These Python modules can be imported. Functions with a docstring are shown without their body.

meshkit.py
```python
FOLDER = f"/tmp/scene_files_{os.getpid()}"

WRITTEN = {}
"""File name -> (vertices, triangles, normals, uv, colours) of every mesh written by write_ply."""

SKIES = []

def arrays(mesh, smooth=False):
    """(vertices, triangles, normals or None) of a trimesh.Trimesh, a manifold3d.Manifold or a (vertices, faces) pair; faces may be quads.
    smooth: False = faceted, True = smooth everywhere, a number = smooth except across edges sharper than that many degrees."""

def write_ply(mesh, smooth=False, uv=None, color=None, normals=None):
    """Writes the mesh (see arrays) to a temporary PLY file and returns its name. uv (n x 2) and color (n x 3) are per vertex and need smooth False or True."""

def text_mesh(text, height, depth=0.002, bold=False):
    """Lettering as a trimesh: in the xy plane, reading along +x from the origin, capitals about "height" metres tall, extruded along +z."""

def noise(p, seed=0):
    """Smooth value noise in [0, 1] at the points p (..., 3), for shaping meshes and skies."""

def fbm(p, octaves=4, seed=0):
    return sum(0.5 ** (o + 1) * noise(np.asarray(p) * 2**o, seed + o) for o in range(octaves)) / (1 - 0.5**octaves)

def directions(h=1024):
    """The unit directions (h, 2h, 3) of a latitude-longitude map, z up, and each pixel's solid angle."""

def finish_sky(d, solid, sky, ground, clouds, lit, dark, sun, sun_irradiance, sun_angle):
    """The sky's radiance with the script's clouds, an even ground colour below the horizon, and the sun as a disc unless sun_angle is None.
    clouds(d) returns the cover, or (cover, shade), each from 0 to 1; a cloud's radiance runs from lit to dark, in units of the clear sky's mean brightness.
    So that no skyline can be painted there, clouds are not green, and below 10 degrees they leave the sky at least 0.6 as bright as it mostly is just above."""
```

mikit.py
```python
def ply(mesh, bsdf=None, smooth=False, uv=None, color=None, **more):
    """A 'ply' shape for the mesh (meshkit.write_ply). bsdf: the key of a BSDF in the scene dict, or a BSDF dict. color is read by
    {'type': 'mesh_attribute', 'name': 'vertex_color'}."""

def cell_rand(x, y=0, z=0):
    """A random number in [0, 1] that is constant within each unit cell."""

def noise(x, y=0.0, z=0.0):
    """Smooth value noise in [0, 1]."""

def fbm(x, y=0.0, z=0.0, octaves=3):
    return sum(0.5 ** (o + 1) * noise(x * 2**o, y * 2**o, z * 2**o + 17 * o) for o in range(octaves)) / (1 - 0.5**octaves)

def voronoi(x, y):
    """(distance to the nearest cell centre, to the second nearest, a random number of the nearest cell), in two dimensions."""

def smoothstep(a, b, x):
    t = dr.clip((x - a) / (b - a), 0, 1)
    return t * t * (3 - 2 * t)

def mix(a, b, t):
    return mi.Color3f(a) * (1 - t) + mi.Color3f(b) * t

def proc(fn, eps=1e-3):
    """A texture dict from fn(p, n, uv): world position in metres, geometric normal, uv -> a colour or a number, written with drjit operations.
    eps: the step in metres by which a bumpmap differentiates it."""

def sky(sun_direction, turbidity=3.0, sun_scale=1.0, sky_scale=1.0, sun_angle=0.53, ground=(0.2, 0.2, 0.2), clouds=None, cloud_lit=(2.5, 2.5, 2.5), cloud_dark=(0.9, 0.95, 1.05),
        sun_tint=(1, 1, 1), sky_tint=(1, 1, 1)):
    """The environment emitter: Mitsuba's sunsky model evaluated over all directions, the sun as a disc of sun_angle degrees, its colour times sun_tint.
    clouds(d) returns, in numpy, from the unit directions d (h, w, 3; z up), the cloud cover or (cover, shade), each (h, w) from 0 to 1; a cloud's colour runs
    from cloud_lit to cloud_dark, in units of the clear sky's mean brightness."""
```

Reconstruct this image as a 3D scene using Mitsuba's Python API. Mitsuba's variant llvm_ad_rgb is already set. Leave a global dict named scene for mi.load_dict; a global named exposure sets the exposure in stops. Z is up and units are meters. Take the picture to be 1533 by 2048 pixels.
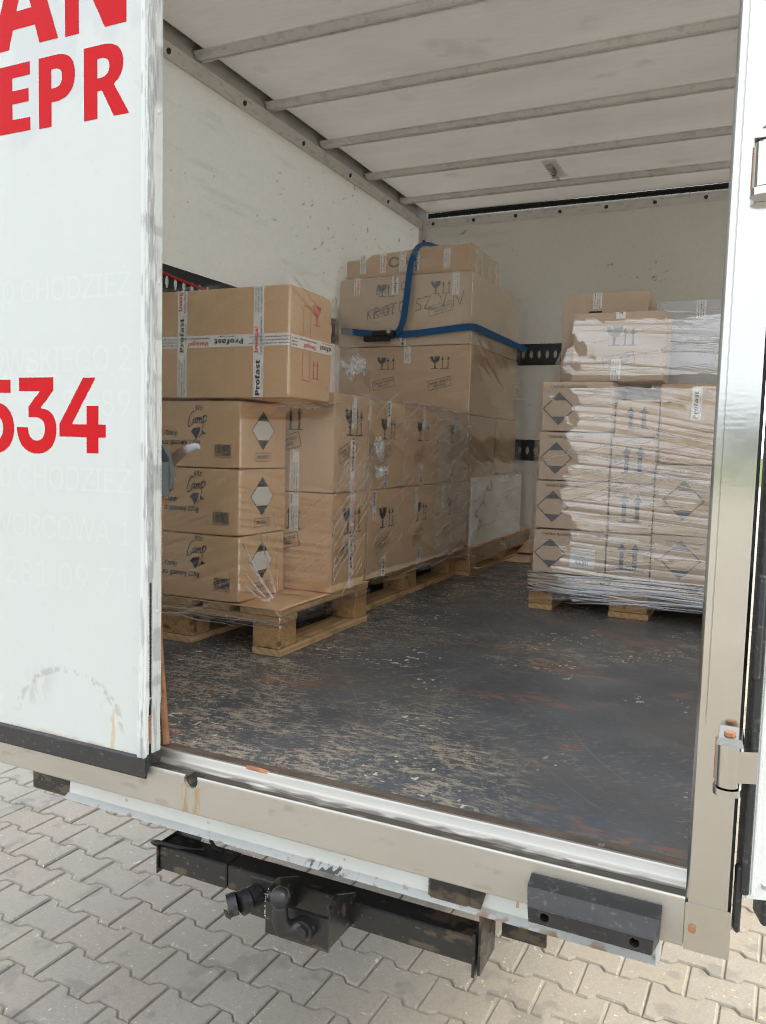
import math, glob, random
import numpy as np
import trimesh
import manifold3d as m3
import mitsuba as mi
import drjit as dr
import mikit, meshkit
from mikit import proc, noise, fbm, voronoi, cell_rand, smoothstep, mix
from shapely.geometry import Polygon, LineString, box as sbox, MultiPolygon
from shapely.ops import unary_union
from shapely import affinity

T = mi.ScalarTransform4f
random.seed(7)
scene, labels = {}, {}

# ---------------------------------------------------------------- camera, sky, exposure
CAM = np.array([0.0585, -1.288, 0.6467])
YAW, PIT, ROL, FPX = math.radians(24.888), math.radians(4.794), math.radians(1.533), 1602.5
_f = np.array([-math.sin(YAW) * math.cos(PIT), math.cos(YAW) * math.cos(PIT), -math.sin(PIT)])
_r = np.cross(_f, [0, 0, 1.0]); _r /= np.linalg.norm(_r)
_u = np.cross(_r, _f)
_up = -math.sin(ROL) * _r + math.cos(ROL) * _u
scene['camera'] = {'type': 'perspective', 'fov_axis': 'x', 'fov': math.degrees(2 * math.atan(766.5 / FPX)),
                   'near_clip': 0.02, 'far_clip': 2000.0,
                   'to_world': T().look_at(origin=CAM.tolist(), target=(CAM + _f).tolist(), up=_up.tolist())}
exposure = 3.48


def cloud_cover(d):
    p = np.stack([d[..., 0] / (d[..., 2] + .35), d[..., 1] / (d[..., 2] + .35), d[..., 2]], -1)
    # an overcast sky is about three times brighter overhead than at the horizon
    return 0.93 + 0.07 * meshkit.fbm(p * 2.2, 4, 3), np.clip(1.0 - np.clip(d[..., 2], 0, 1) + 0.25 * (meshkit.fbm(p * 1.6, 4, 9) - .5), 0, 1)


scene['sky'] = mikit.sky((0.60, 0.10, 0.79), turbidity=3, sun_scale=0.36, sun_angle=30, cloud_lit=(2.42, 2.5, 2.58), cloud_dark=(1.78, 1.88, 1.98), clouds=cloud_cover,
                         ground=(0.3, 0.29, 0.27), sun_tint=(0.95, 1.0, 1.04))
labels['sky'] = {'kind': 'structure'}

# ---------------------------------------------------------------- helpers
used = {}


def numbered(name):
    k = used.get(name, -1) + 1
    used[name] = k
    return name if k == 0 else f'{name}_{k:03d}'


def thing(name, label, cat, group=None):
    key = numbered(name)
    labels[key] = {'label': label, 'category': cat}
    if group:
        labels[key]['group'] = group
    return key


def obj(name, mesh, m, parent=None, smooth=False, label=None, kind=None, to_world=None):
    key = numbered((parent + '__' if parent else '') + name)
    d = dict(mesh) if isinstance(mesh, dict) else mikit.ply(mesh, m, smooth=smooth)
    if isinstance(mesh, dict):
        d['bsdf'] = {'type': 'ref', 'id': m}
    if to_world is not None:
        d['to_world'] = to_world
    scene[key] = d
    if label or kind:
        labels.setdefault(key, {})
        if label:
            labels[key]['label'] = label
        if kind:
            labels[key]['kind'] = kind
    return key


def cat(*ms):
    ms = [m for m in ms if m is not None]
    return trimesh.util.concatenate([trimesh.Trimesh(np.array(m.vertices), np.array(m.faces), process=False) for m in ms])


def bx(x0, x1, y0, y1, z0, z1, r=0.0):
    """A box, its edges chamfered by r."""
    if r <= 0:
        m = trimesh.creation.box((x1 - x0, y1 - y0, z1 - z0))
        m.apply_translation(((x0 + x1) / 2, (y0 + y1) / 2, (z0 + z1) / 2))
        return m
    r = min(r, .49 * min(x1 - x0, y1 - y0, z1 - z0))
    P = []
    for x in (x0, x1):
        for y in (y0, y1):
            for z in (z0, z1):
                sx, sy, sz = (1 if x == x0 else -1), (1 if y == y0 else -1), (1 if z == z0 else -1)
                P += [(x, y + sy * r, z + sz * r), (x + sx * r, y, z + sz * r), (x + sx * r, y + sy * r, z)]
    return man(m3.Manifold.hull_points(np.array(P, float)))


def man(m):
    g = m.to_mesh()
    return trimesh.Trimesh(np.array(g.vert_properties[:, :3], float), np.array(g.tri_verts), process=False)


def to_man(t):
    return m3.Manifold(m3.Mesh(np.array(t.vertices, np.float32), np.array(t.faces, np.uint32)))


def hull(P):
    return man(m3.Manifold.hull_points(np.array(P, float)))


def cyl(p0, p1, r, n=20, r2=None):
    p0, p1 = np.array(p0, float), np.array(p1, float)
    h = np.linalg.norm(p1 - p0)
    m = man(m3.Manifold.cylinder(h, r, r if r2 is None else r2, n))
    m.apply_transform(trimesh.geometry.align_vectors([0, 0, 1], (p1 - p0) / h))
    m.apply_translation(p0)
    return m


def tube(pts, r, n=8):
    pts = np.array(pts, float)
    t = np.gradient(pts, axis=0); t /= np.linalg.norm(t, axis=1, keepdims=True) + 1e-12
    a = np.cross(t, [0.123, 0.37, 0.91]); a /= np.linalg.norm(a, axis=1, keepdims=True)
    b = np.cross(t, a)
    ang = np.arange(n) * 2 * np.pi / n
    v = (pts[:, None] + r * (np.cos(ang)[None, :, None] * a[:, None] + np.sin(ang)[None, :, None] * b[:, None])).reshape(-1, 3)
    f = []
    for i in range(len(pts) - 1):
        for j in range(n):
            k = (j + 1) % n
            f += [(i * n + j, i * n + k, (i + 1) * n + k), (i * n + j, (i + 1) * n + k, (i + 1) * n + j)]
    c0, c1 = len(v), len(v) + 1
    v = np.vstack([v, pts[:1], pts[-1:]])
    for j in range(n):
        k = (j + 1) % n
        f += [(c0, k, j), (c1, (len(pts) - 1) * n + j, (len(pts) - 1) * n + k)]
    return trimesh.Trimesh(v, f, process=False)


def spline(pts, n=40):
    from scipy.interpolate import CubicSpline
    pts = np.array(pts, float)
    s = np.r_[0, np.cumsum(np.linalg.norm(np.diff(pts, axis=0), axis=1))]
    return CubicSpline(s, pts)(np.linspace(0, s[-1], n))


def extrude(poly, x0, x1, axis='x', seg=1):
    """poly in (y, z) along x; in (x, z) along y; in (x, y) along z."""
    m = trimesh.creation.extrude_polygon(poly, x1 - x0, engine='earcut')
    v = np.array(m.vertices); v[:, 2] += x0
    if axis == 'x':
        v = v[:, [2, 0, 1]]
    elif axis == 'y':
        v = np.stack([v[:, 0], v[:, 2], v[:, 1]], 1)
    m = trimesh.Trimesh(v, m.faces, process=False)
    if axis == 'y':
        m.invert()
    return m


def polys_of(g):
    if g.is_empty:
        return []
    return [p for p in (g.geoms if hasattr(g, 'geoms') else [g]) if isinstance(p, Polygon) and p.area > 1e-9]


def flat(geoms):
    """Shapely polygons -> (vertices (n, 2), faces)."""
    V, F, at = [], [], 0
    for g in geoms:
        for p in polys_of(g):
            v, f = trimesh.creation.triangulate_polygon(p, engine='earcut')
            v, f = np.array(v), np.array(f)
            a, b, c = v[f[:, 0]], v[f[:, 1]], v[f[:, 2]]
            neg = ((b - a)[:, 0] * (c - a)[:, 1] - (b - a)[:, 1] * (c - a)[:, 0]) < 0
            f[neg] = f[neg][:, ::-1]
            V.append(v); F.append(f + at); at += len(v)
    return np.vstack(V), np.vstack(F)


_FONT = {}


def text(s, h, font='inter', w=700, wd=62, xs=1.0, size=96, tol=0.7):
    """Lettering as one shapely geometry: baseline at v = 0, starting at u = 0, capitals h high."""
    from PIL import Image, ImageDraw, ImageFont
    key = (s, font, w, wd, size)
    if key not in _FONT:
        name = {'inter': 'Inter', 'noto': 'NotoSansKhmer-VariableFont_wdth,wght'}[font]
        ft = ImageFont.truetype(glob.glob(f'/opt/blender-*/*/datafiles/fonts/{name}.woff2')[0], size)
        ft.set_variation_by_axes([32, w] if font == 'inter' else [w, wd])
        x0, y0, x1, y1 = ft.getbbox(s, anchor='ls')
        im = Image.new('L', (x1 - x0 + 8, y1 - y0 + 8))
        ImageDraw.Draw(im).text((4 - x0, 4 - y0), s, 255, ft, anchor='ls')
        on = np.pad(np.asarray(im) > 127, ((0, 0), (1, 1))).astype(np.int8)
        rows, a = np.nonzero(np.diff(on, axis=1) == 1)
        b = np.nonzero(np.diff(on, axis=1) == -1)[1]
        g = unary_union([sbox(p, -q - 1, e, -q) for p, q, e in zip(a, rows, b)]).buffer(0.6).buffer(-0.6).simplify(tol)
        cap = size * (0.727 if font == 'inter' else 0.714)
        _FONT[key] = affinity.affine_transform(g, [1 / cap, 0, 0, 1 / cap, -4 / cap, (4 - y0) / cap])
    return affinity.scale(_FONT[key], h * xs, h, origin=(0, 0))


def width(g):
    return g.bounds[2]


def at(g, u, v, rot=0, xs=1.0):
    if xs != 1.0:
        g = affinity.scale(g, xs, 1, origin=(0, 0))
    if rot:
        g = affinity.rotate(g, rot, origin=(0, 0))
    return affinity.translate(g, u, v)


def strokes(lines, w):
    return unary_union([LineString(l).buffer(w / 2, quad_segs=3) for l in lines])


# ---------------------------------------------------------------- materials
def bsdf(key, d, two=True):
    scene[key] = {'type': 'twosided', 'bsdf': d} if two else d
    return key


def rgb(c):
    return {'type': 'rgb', 'value': list(c)}


def plain(key, c, rough=0.5, spec=0.5, metallic=0.0):
    return bsdf(key, {'type': 'principled', 'base_color': rgb(c), 'roughness': rough, 'specular': spec, 'metallic': metallic})


def kraft(key, a, b):
    def col(p, n, uv):
        t = p.x + p.y
        fibre = fbm(t * 60, p.z * 260, (p.x - p.y) * 60, 3)
        blot = fbm(p.x * 5, p.y * 5, p.z * 5, 3)
        flute = noise(t * 180, p.z * 3)
        c = mix(a, b, dr.clip(.55 * blot + .35 * fibre + .12 * flute, 0, 1))
        speck = smoothstep(.78, .86, noise(t * 320, p.z * 320, p.x * 300))
        return c * (1 - .18 * speck)
    return bsdf(key, {'type': 'principled', 'base_color': proc(col), 'roughness': .62, 'specular': .35})


kraft('kraft_warm', (.56, .365, .205), (.67, .45, .27))
kraft('kraft_brown', (.52, .365, .24), (.62, .45, .31))
kraft('kraft_grey', (.53, .415, .315), (.62, .50, .395))
plain('board_white', (.80, .80, .78), .5)
plain('bundle_grey', (.50, .51, .53), .35)
plain('print_white', (.64, .62, .59), .6)

INK = plain('ink_black', (.018, .018, .022), .55)
plain('ink_navy', (.02, .024, .05), .55)
plain('ink_red', (.62, .035, .03), .5)
plain('ink_faded', (.13, .13, .15), .6)
plain('marker_ink', (.07, .05, .045), .6)
plain('stamp_red', (.55, .12, .09), .6)
plain('tape_white', (.80, .79, .77), .35)
plain('paper_white', (.72, .72, .72), .6)
plain('vinyl_red', (.40, .004, .008), .5, .12)
plain('webbing_blue', (.022, .095, .235), .75, .25)
plain('black_plastic', (.008, .008, .009), .4)
plain('lamp_plastic', (.78, .78, .75), .4)
plain('cord_red', (.42, .03, .03), .6)
plain('zinc', (.5, .5, .5), .35, metallic=1.0)
plain('dark_void', (.02, .022, .025), .8)  # near-black: painted shade for the roof gap, and the gasket's own colour


def wall_col(p, n, uv):
    t = p.x + p.y
    base = mix((.71, .71, .665), (.77, .77, .73), fbm(t * 1.5, p.z * 1.5, 0, 3))
    grain = noise(t * 90, p.z * 120)
    c = base * (.965 + .06 * grain)
    scuff = smoothstep(.66, .76, fbm(t * 22 + p.z * 9, p.z * 50 - t * 22, 3.3, 4)) * smoothstep(.52, .66, fbm(t * 1.7, p.z * 2.3, 8.1, 2))
    rub = smoothstep(.55, .75, fbm(t * 3.5, p.z * 24, 6.3, 4)) * smoothstep(.5, .7, fbm(t * 1.1, p.z * 1.7, 12.1, 2))
    c = c * (1 - .09 * rub)
    spot = smoothstep(.85, .90, noise(t * 60, p.z * 66, 5.5)) * smoothstep(.52, .66, noise(t * 3, p.z * 3, 2.1))
    return mix(c, (.14, .11, .075), dr.clip(.65 * scuff + .55 * spot, 0, 1))


bsdf('grp_wall', {'type': 'principled', 'base_color': proc(wall_col), 'roughness': .42, 'specular': .4})
# the side walls are the same milky fibreglass skin as the roof
bsdf('wall_skin', {'type': 'principledthin', 'base_color': proc(wall_col), 'roughness': .42, 'diff_trans': .28, 'spec_trans': 0.0, 'eta': 1.4}, False)


def ceil_col(p, n, uv):
    base = mix((.43, .41, .385), (.53, .51, .485), fbm(p.x * 2.5, p.y * 5, 0, 4))
    grain = fbm(p.x * 14, p.y * 160, 1.7, 2)
    c = base * (.93 + .13 * grain)
    stain = smoothstep(.62, .8, fbm(p.x * 7, p.y * 9, 4.4, 4))
    return mix(c, (.30, .285, .265), .45 * stain)


# the roof is one skin of milky fibreglass: daylight comes through it
bsdf('ceiling_skin', {'type': 'principledthin', 'base_color': proc(ceil_col), 'roughness': .55, 'diff_trans': .21, 'spec_trans': 0.0, 'eta': 1.4}, False)


def galv_col(p, n, uv):
    g = fbm(p.x * 22, p.y * 22, p.z * 22, 3)
    c = mix((.59, .585, .575), (.69, .685, .67), g)
    dirt = smoothstep(.55, .72, fbm(p.x * 40, p.y * 30, p.z * 50, 3))
    return mix(c, (.40, .385, .36), .42 * dirt)


bsdf('galvanised', {'type': 'principled', 'base_color': proc(galv_col), 'roughness': .5, 'metallic': .0, 'specular': .5})
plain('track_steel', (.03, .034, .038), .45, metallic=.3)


def floor_col(p, n, uv):
    x, y = p.x, p.y
    base = mix((.044, .050, .060), (.094, .102, .115), fbm(x * 6, y * 6, 0, 4))
    # scraped film: streaks run across the floor, in patches nearer the door and the loading lane
    wx, wy = x + .10 * y + .05 * fbm(x * 3, y * 3, 1, 2), y + .06 * fbm(x * 4, y * 4, 9, 2)
    lane = smoothstep(.42, .66, fbm(x * 1.3 + 4.1, y * 1.1 + 2.2, 3.1, 3) + .20 * smoothstep(-.2, -.7, x) - .10 * smoothstep(1.1, 2.2, y) - .15 * smoothstep(-.45, -.1, x))
    s1 = smoothstep(.50, .64, fbm(wx * 26, wy * 105, 2.5, 5))
    s2 = smoothstep(.51, .64, fbm((wx + .9 * wy) * 40, (wy - .5 * wx) * 120, 6.5, 4))
    s3 = smoothstep(.58, .68, fbm((wx - .5 * wy) * 60, (wy + .2 * wx) * 150, 4.5, 3))
    s4 = smoothstep(.56, .68, fbm((wx * .8 + wy * .6) * 34, (wy * .8 - wx * .6) * 150, 8.5, 4)) * smoothstep(.45, .6, fbm(x * 5, y * 5, 41, 2))
    s5 = smoothstep(.54, .66, fbm((wx * .3 - wy * .95) * 30, (wy * .3 + wx * .95) * 110, 18.5, 4))
    brk = smoothstep(.30, .62, fbm(x * 11, y * 13, 51, 4))
    scr = dr.clip(lane * brk * (.85 * s1 + .6 * s2 + .45 * s5) + .45 * s3 * (.25 + lane) + .30 * s4, 0, 1)
    worn = smoothstep(.50, .72, fbm(x * 2.6 + 7, y * 3.4 + 1, 61, 4))
    base = mix(base, (.105, .092, .078), .55 * worn)
    c = mix(base, (.31, .265, .205), .86 * scr)
    cut = noise(x * 3, y * 3, 12)
    lines = smoothstep(.965, .99, 1 - dr.abs(2 * noise((x * .8 + y * .6) * 46 + 3 * cut, (y * .8 - x * .6) * 3.0, 7) - 1)) * smoothstep(.5, .62, fbm(x * 4, y * 4, 17, 2))
    c = mix(c, (.36, .32, .26), .10 * lines)
    rust = smoothstep(.62, .76, fbm(x * 3.1 + 1.3, y * 6.0 + .8, 21, 4)) * smoothstep(.45, .6, fbm(x * 25, y * 70, 22, 3))
    c = mix(c, (.24, .095, .05), .60 * rust)
    chip = smoothstep(.86, .9, noise(x * 75, y * 95, 31)) * smoothstep(.55, .7, noise(x * 7, y * 7, 32))
    return mix(c, (.5, .46, .39), .8 * chip)


def floor_rough(p, n, uv):
    return .26 + .30 * fbm(p.x * 9, p.y * 22, 5.1, 4)


bsdf('floor_ply', {'type': 'principled', 'base_color': proc(floor_col), 'roughness': proc(floor_rough), 'specular': .45})


def strip_col(p, n, uv):
    return mix((.035, .028, .024), (.11, .085, .065), fbm(p.x * 18, p.y * 90, 0, 4))


bsdf('floor_edge', {'type': 'principled', 'base_color': proc(strip_col), 'roughness': .6})


def door_col(p, n, uv):
    x, z = p.x, p.z
    c = mix((.40, .43, .423), (.433, .463, .456), fbm(x * 2.2, z * 2.2, 1, 3))
    grime = smoothstep(.56, .82, fbm(x * 3, z * 2.4, 6, 4))
    c = mix(c, (.42, .44, .45), .40 * grime)
    # adhesive residue round the lettering: patches with ragged outlines
    glue = smoothstep(.50, .60, fbm(x * 9, z * 4, 11, 4)) * smoothstep(1.20, 1.235, z + .03 * noise(x * 14, 3)) * smoothstep(.50, .56, noise(x * 2.6 + 4, z * 7, 2))
    c = mix(c, (.36, .38, .40), .55 * glue)
    # scraped arc low on the leaf
    dx, dz = x + 1.235, z - .035
    rr = dr.sqrt(dx * dx * .62 + dz * dz)
    arc = smoothstep(.010, .002, dr.abs(rr - .115 - .006 * fbm(x * 30, z * 30, 2, 3))) * smoothstep(.0, .03, dz) * smoothstep(.45, .6, fbm(x * 90, z * 70, 3, 3))
    smear = smoothstep(.05, .0, dr.abs(rr - .10)) * smoothstep(-.02, -.09, dx) * smoothstep(.02, .05, dz) * smoothstep(.40, .62, fbm(x * 60 + z * 20, z * 30, 5, 3))
    c = mix(c, (.33, .32, .31), dr.clip(.8 * arc + .55 * smear, 0, 1))
    # rust run and chips
    run = smoothstep(.009, .002, dr.abs(x + 1.108 - .02 * (z - .05) + .006 * noise(z * 60, 1))) * smoothstep(.105, .07, z) * smoothstep(.3, .55, noise(x * 200, z * 70, 8) + .2)
    c = mix(c, (.42, .31, .18), .75 * run)
    edge = smoothstep(.012, .004, z - .006 * fbm(x * 40, 2, 0, 3)) * smoothstep(.42, .6, fbm(x * 26, z * 26, 15, 3))
    c = mix(c, (.36, .25, .17), .6 * edge)
    chip = smoothstep(.84, .87, fbm(x * 30 + 14 * z, z * 22, 33, 3)) + smoothstep(.93, .95, noise(x * 90, z * 90, 40)) * .8
    return mix(c, (.40, .40, .40), .5 * dr.clip(chip, 0, 1))


def door_bump(p, n, uv):
    d1, d2, w = voronoi(p.x * 11, p.z * 11)
    dent = smoothstep(.16, .0, d1) * smoothstep(.62, .9, w)
    return .0016 * fbm(p.x * 4, p.z * 4, 2, 3) - .0009 * dent


bsdf('door_paint', {'type': 'bumpmap', 'arbitrary': proc(door_bump, eps=2e-3), 'scale': 1.0,
                    'bsdf': {'type': 'principled', 'base_color': proc(door_col), 'roughness': .32, 'specular': .5}})


def trim_col(p, n, uv):
    x, z = p.x, p.z
    c = mix((.43, .465, .455), (.48, .515, .505), fbm(x * 30 + p.y * 30, z * 4, 1, 3))
    worn = smoothstep(.47, .60, fbm(x * 70 + p.y * 90, z * 5, 3, 4)) * smoothstep(.40, .55, fbm(x * 200 + p.y * 260, z * 34, 5, 3))
    c = mix(c, (.22, .22, .25), .6 * worn)
    bl = smoothstep(.62, .70, fbm(x * 120, z * 16, 9, 3))
    return mix(c, (.10, .10, .11), .35 * bl)


bsdf('trim_paint', {'type': 'principled', 'base_color': proc(trim_col), 'roughness': .42})
plain('ghost_white', (.434, .465, .458), .32)
plain('white_paint', (.52, .545, .535), .3)


def steel_bump(p, n, uv):
    return .0007 * fbm(p.x * 5 + p.y * 5, p.z * 4, 1, 2) + .00003 * noise(p.x * 60, p.z * 400, p.y * 60)


def steel_rough(p, n, uv):
    return .09 + .08 * fbm(p.x * 12 + p.y * 12, p.z * 12, 4, 4)


def steel_col(p, n, uv):
    t = fbm(p.x * 6, p.z * 6, p.y * 6, 4)
    spot = smoothstep(.80, .9, fbm(p.x * 60, p.z * 50, p.y * 50, 2))
    c = mix((.46, .455, .44), (.52, .515, .50), t)
    return mix(c, (.48, .44, .39), .35 * spot)


bsdf('stainless', {'type': 'bumpmap', 'arbitrary': proc(steel_bump, eps=2e-3), 'scale': 1.0,
                   'bsdf': {'type': 'principled', 'base_color': proc(steel_col), 'metallic': 1.0, 'roughness': proc(steel_rough)}})


def sill_col(p, n, uv):
    c = mix((.35, .34, .318), (.43, .42, .395), fbm(p.x * 5, p.y * 40, p.z * 14, 4))
    run = smoothstep(.012, .0, dr.abs(dr.abs(p.x + .918) - .013 - .004 * noise(p.z * 60, 2))) * smoothstep(-.028, -.04, p.z) * smoothstep(.35, .6, noise(p.x * 300, p.z * 40, 3) + .15)
    c = mix(c, (.36, .24, .09), .7 * run)
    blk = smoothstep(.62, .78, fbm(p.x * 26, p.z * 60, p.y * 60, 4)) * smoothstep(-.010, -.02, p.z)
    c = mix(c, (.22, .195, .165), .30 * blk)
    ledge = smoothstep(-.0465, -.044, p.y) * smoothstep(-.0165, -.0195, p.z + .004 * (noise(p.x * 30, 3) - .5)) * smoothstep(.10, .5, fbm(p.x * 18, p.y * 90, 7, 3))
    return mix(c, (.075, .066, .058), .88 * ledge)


def sill_rough(p, n, uv):
    return .26 + .22 * fbm(p.x * 20, p.y * 60, p.z * 60, 3)


bsdf('sill_steel', {'type': 'bumpmap', 'arbitrary': proc(lambda p, n, uv: .0012 * fbm(p.x * 7, p.z * 10, 3, 3), eps=2e-3), 'scale': 1.0,
                    'bsdf': {'type': 'principled', 'base_color': proc(sill_col), 'metallic': .75, 'roughness': proc(sill_rough)}})


def bar_col(p, n, uv):
    c = mix((.43, .45, .44), (.51, .525, .515), fbm(p.x * 7, p.z * 30, 0, 3))
    low = smoothstep(-.142, -.158, p.z + .010 * fbm(p.x * 50, 1, 0, 3)) * smoothstep(.50, .62, fbm(p.x * 55, p.z * 90, p.y * 60, 4) + .12 * smoothstep(-.45, -.3, p.x) - .11)
    c = mix(c, (.27, .11, .04), .9 * low)
    spot = smoothstep(.94, .97, noise(p.x * 60, p.z * 60, 4))
    c = mix(c, (.30, .17, .07), .8 * spot)
    rub = smoothstep(.02, .0, dr.abs(p.x + .635) - .03) * smoothstep(-.145, -.152, p.z) * smoothstep(.42, .55, fbm(p.x * 120, p.z * 120, 6, 3))
    return mix(c, (.03, .03, .03), .85 * rub)


bsdf('bar_paint', {'type': 'principled', 'base_color': proc(bar_col), 'roughness': .3})


def tow_col(p, n, uv):
    c = mix((.005, .0055, .0065), (.013, .0135, .015), fbm(p.x * 20, p.y * 20, p.z * 20, 3))
    mud = smoothstep(.60, .74, fbm(p.x * 26, p.y * 34, p.z * 34, 4) + .16 * smoothstep(-.55, -.36, p.x))
    c = mix(c, (.085, .062, .04), .7 * mud)
    dots = smoothstep(.86, .9, noise(p.x * 110, p.y * 110, p.z * 110))
    return mix(c, (.10, .10, .10), .5 * dots)


bsdf('tow_paint', {'type': 'principled', 'base_color': proc(tow_col), 'roughness': .38})


def rubber_col(p, n, uv):
    c = mix((.007, .0075, .009), (.018, .019, .022), fbm(p.x * 24, p.y * 24, p.z * 24, 4))
    return mix(c, (.10, .10, .097), .35 * smoothstep(.60, .76, fbm(p.x * 140, p.y * 140, p.z * 140, 4)))


bsdf('rubber', {'type': 'principled', 'base_color': proc(rubber_col), 'roughness': .45})


def rust_col(p, n, uv):
    return mix((.15, .06, .03), (.33, .17, .09), fbm(p.x * 60, p.y * 60, p.z * 60, 4))


bsdf('rust', {'type': 'principled', 'base_color': proc(rust_col), 'roughness': .8})


def lever_col(p, n, uv):
    c = mix((.055, .03, .024), (.12, .072, .055), fbm(p.x * 40, p.y * 40, p.z * 40, 4))
    tip = smoothstep(-.995, -.975, p.x + .018 * fbm(p.x * 90, p.z * 90, 2, 3))
    return mix(c, (.24, .25, .27), tip)


bsdf('lever_paint', {'type': 'principled', 'base_color': proc(lever_col), 'roughness': .45})
plain('grey_paint', (.07, .08, .078), .4)


def wood(key, a, b, ax):
    def col(p, n, uv):
        l, s = (p.y, p.x) if ax == 'y' else (p.x, p.y)
        q = s * 30 + p.z * 40 + 1.6 * fbm(l * 3, s * 20, p.z * 20, 2)
        ring = .5 + .5 * dr.sin(q * 6.0 + 4 * noise(l * 2, s * 9, p.z * 9))
        g = fbm(l * 9, s * 170, p.z * 170, 3)
        c = mix(a, b, dr.clip(.45 * ring + .6 * g - .05, 0, 1))
        d = smoothstep(.58, .74, fbm(p.x * 13, p.y * 13, p.z * 13, 4))
        return mix(c, (.13, .09, .055), .5 * d)
    return bsdf(key, {'type': 'principled', 'base_color': proc(col), 'roughness': .7, 'specular': .3})


wood('plank_wood', (.30, .185, .09), (.50, .34, .19), 'y')
wood('cross_wood', (.27, .165, .08), (.46, .31, .17), 'x')


def chip_col(p, n, uv):
    g = fbm(p.x * 120 + p.y * 60, p.z * 240, p.y * 120, 4)
    c = mix((.20, .105, .04), (.46, .285, .135), g)
    d = smoothstep(.60, .72, fbm(p.x * 24, p.y * 24, p.z * 24, 4))
    return mix(c, (.045, .028, .018), .75 * d)


bsdf('block_wood', {'type': 'principled', 'base_color': proc(chip_col), 'roughness': .75, 'specular': .3})


def paver(key, a, b):
    def col(p, n, uv):
        c = mix(a, b, fbm(p.x * 3.1, p.y * 3.1, 0, 4))
        grit = noise(p.x * 420, p.y * 420, 3) * .5 + noise(p.x * 170, p.y * 170, 4) * .5
        c = c * (.86 + .28 * grit)
        spot = smoothstep(.64, .76, fbm(p.x * 11, p.y * 11, 6, 3))
        c = mix(c, (.13, .125, .12), .38 * spot)
        white = smoothstep(.93, .96, noise(p.x * 95, p.y * 95, 8))
        return mix(c, (.6, .58, .54), .6 * white)
    return bsdf(key, {'type': 'principled', 'base_color': proc(col), 'roughness': .85, 'specular': .25})


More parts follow.
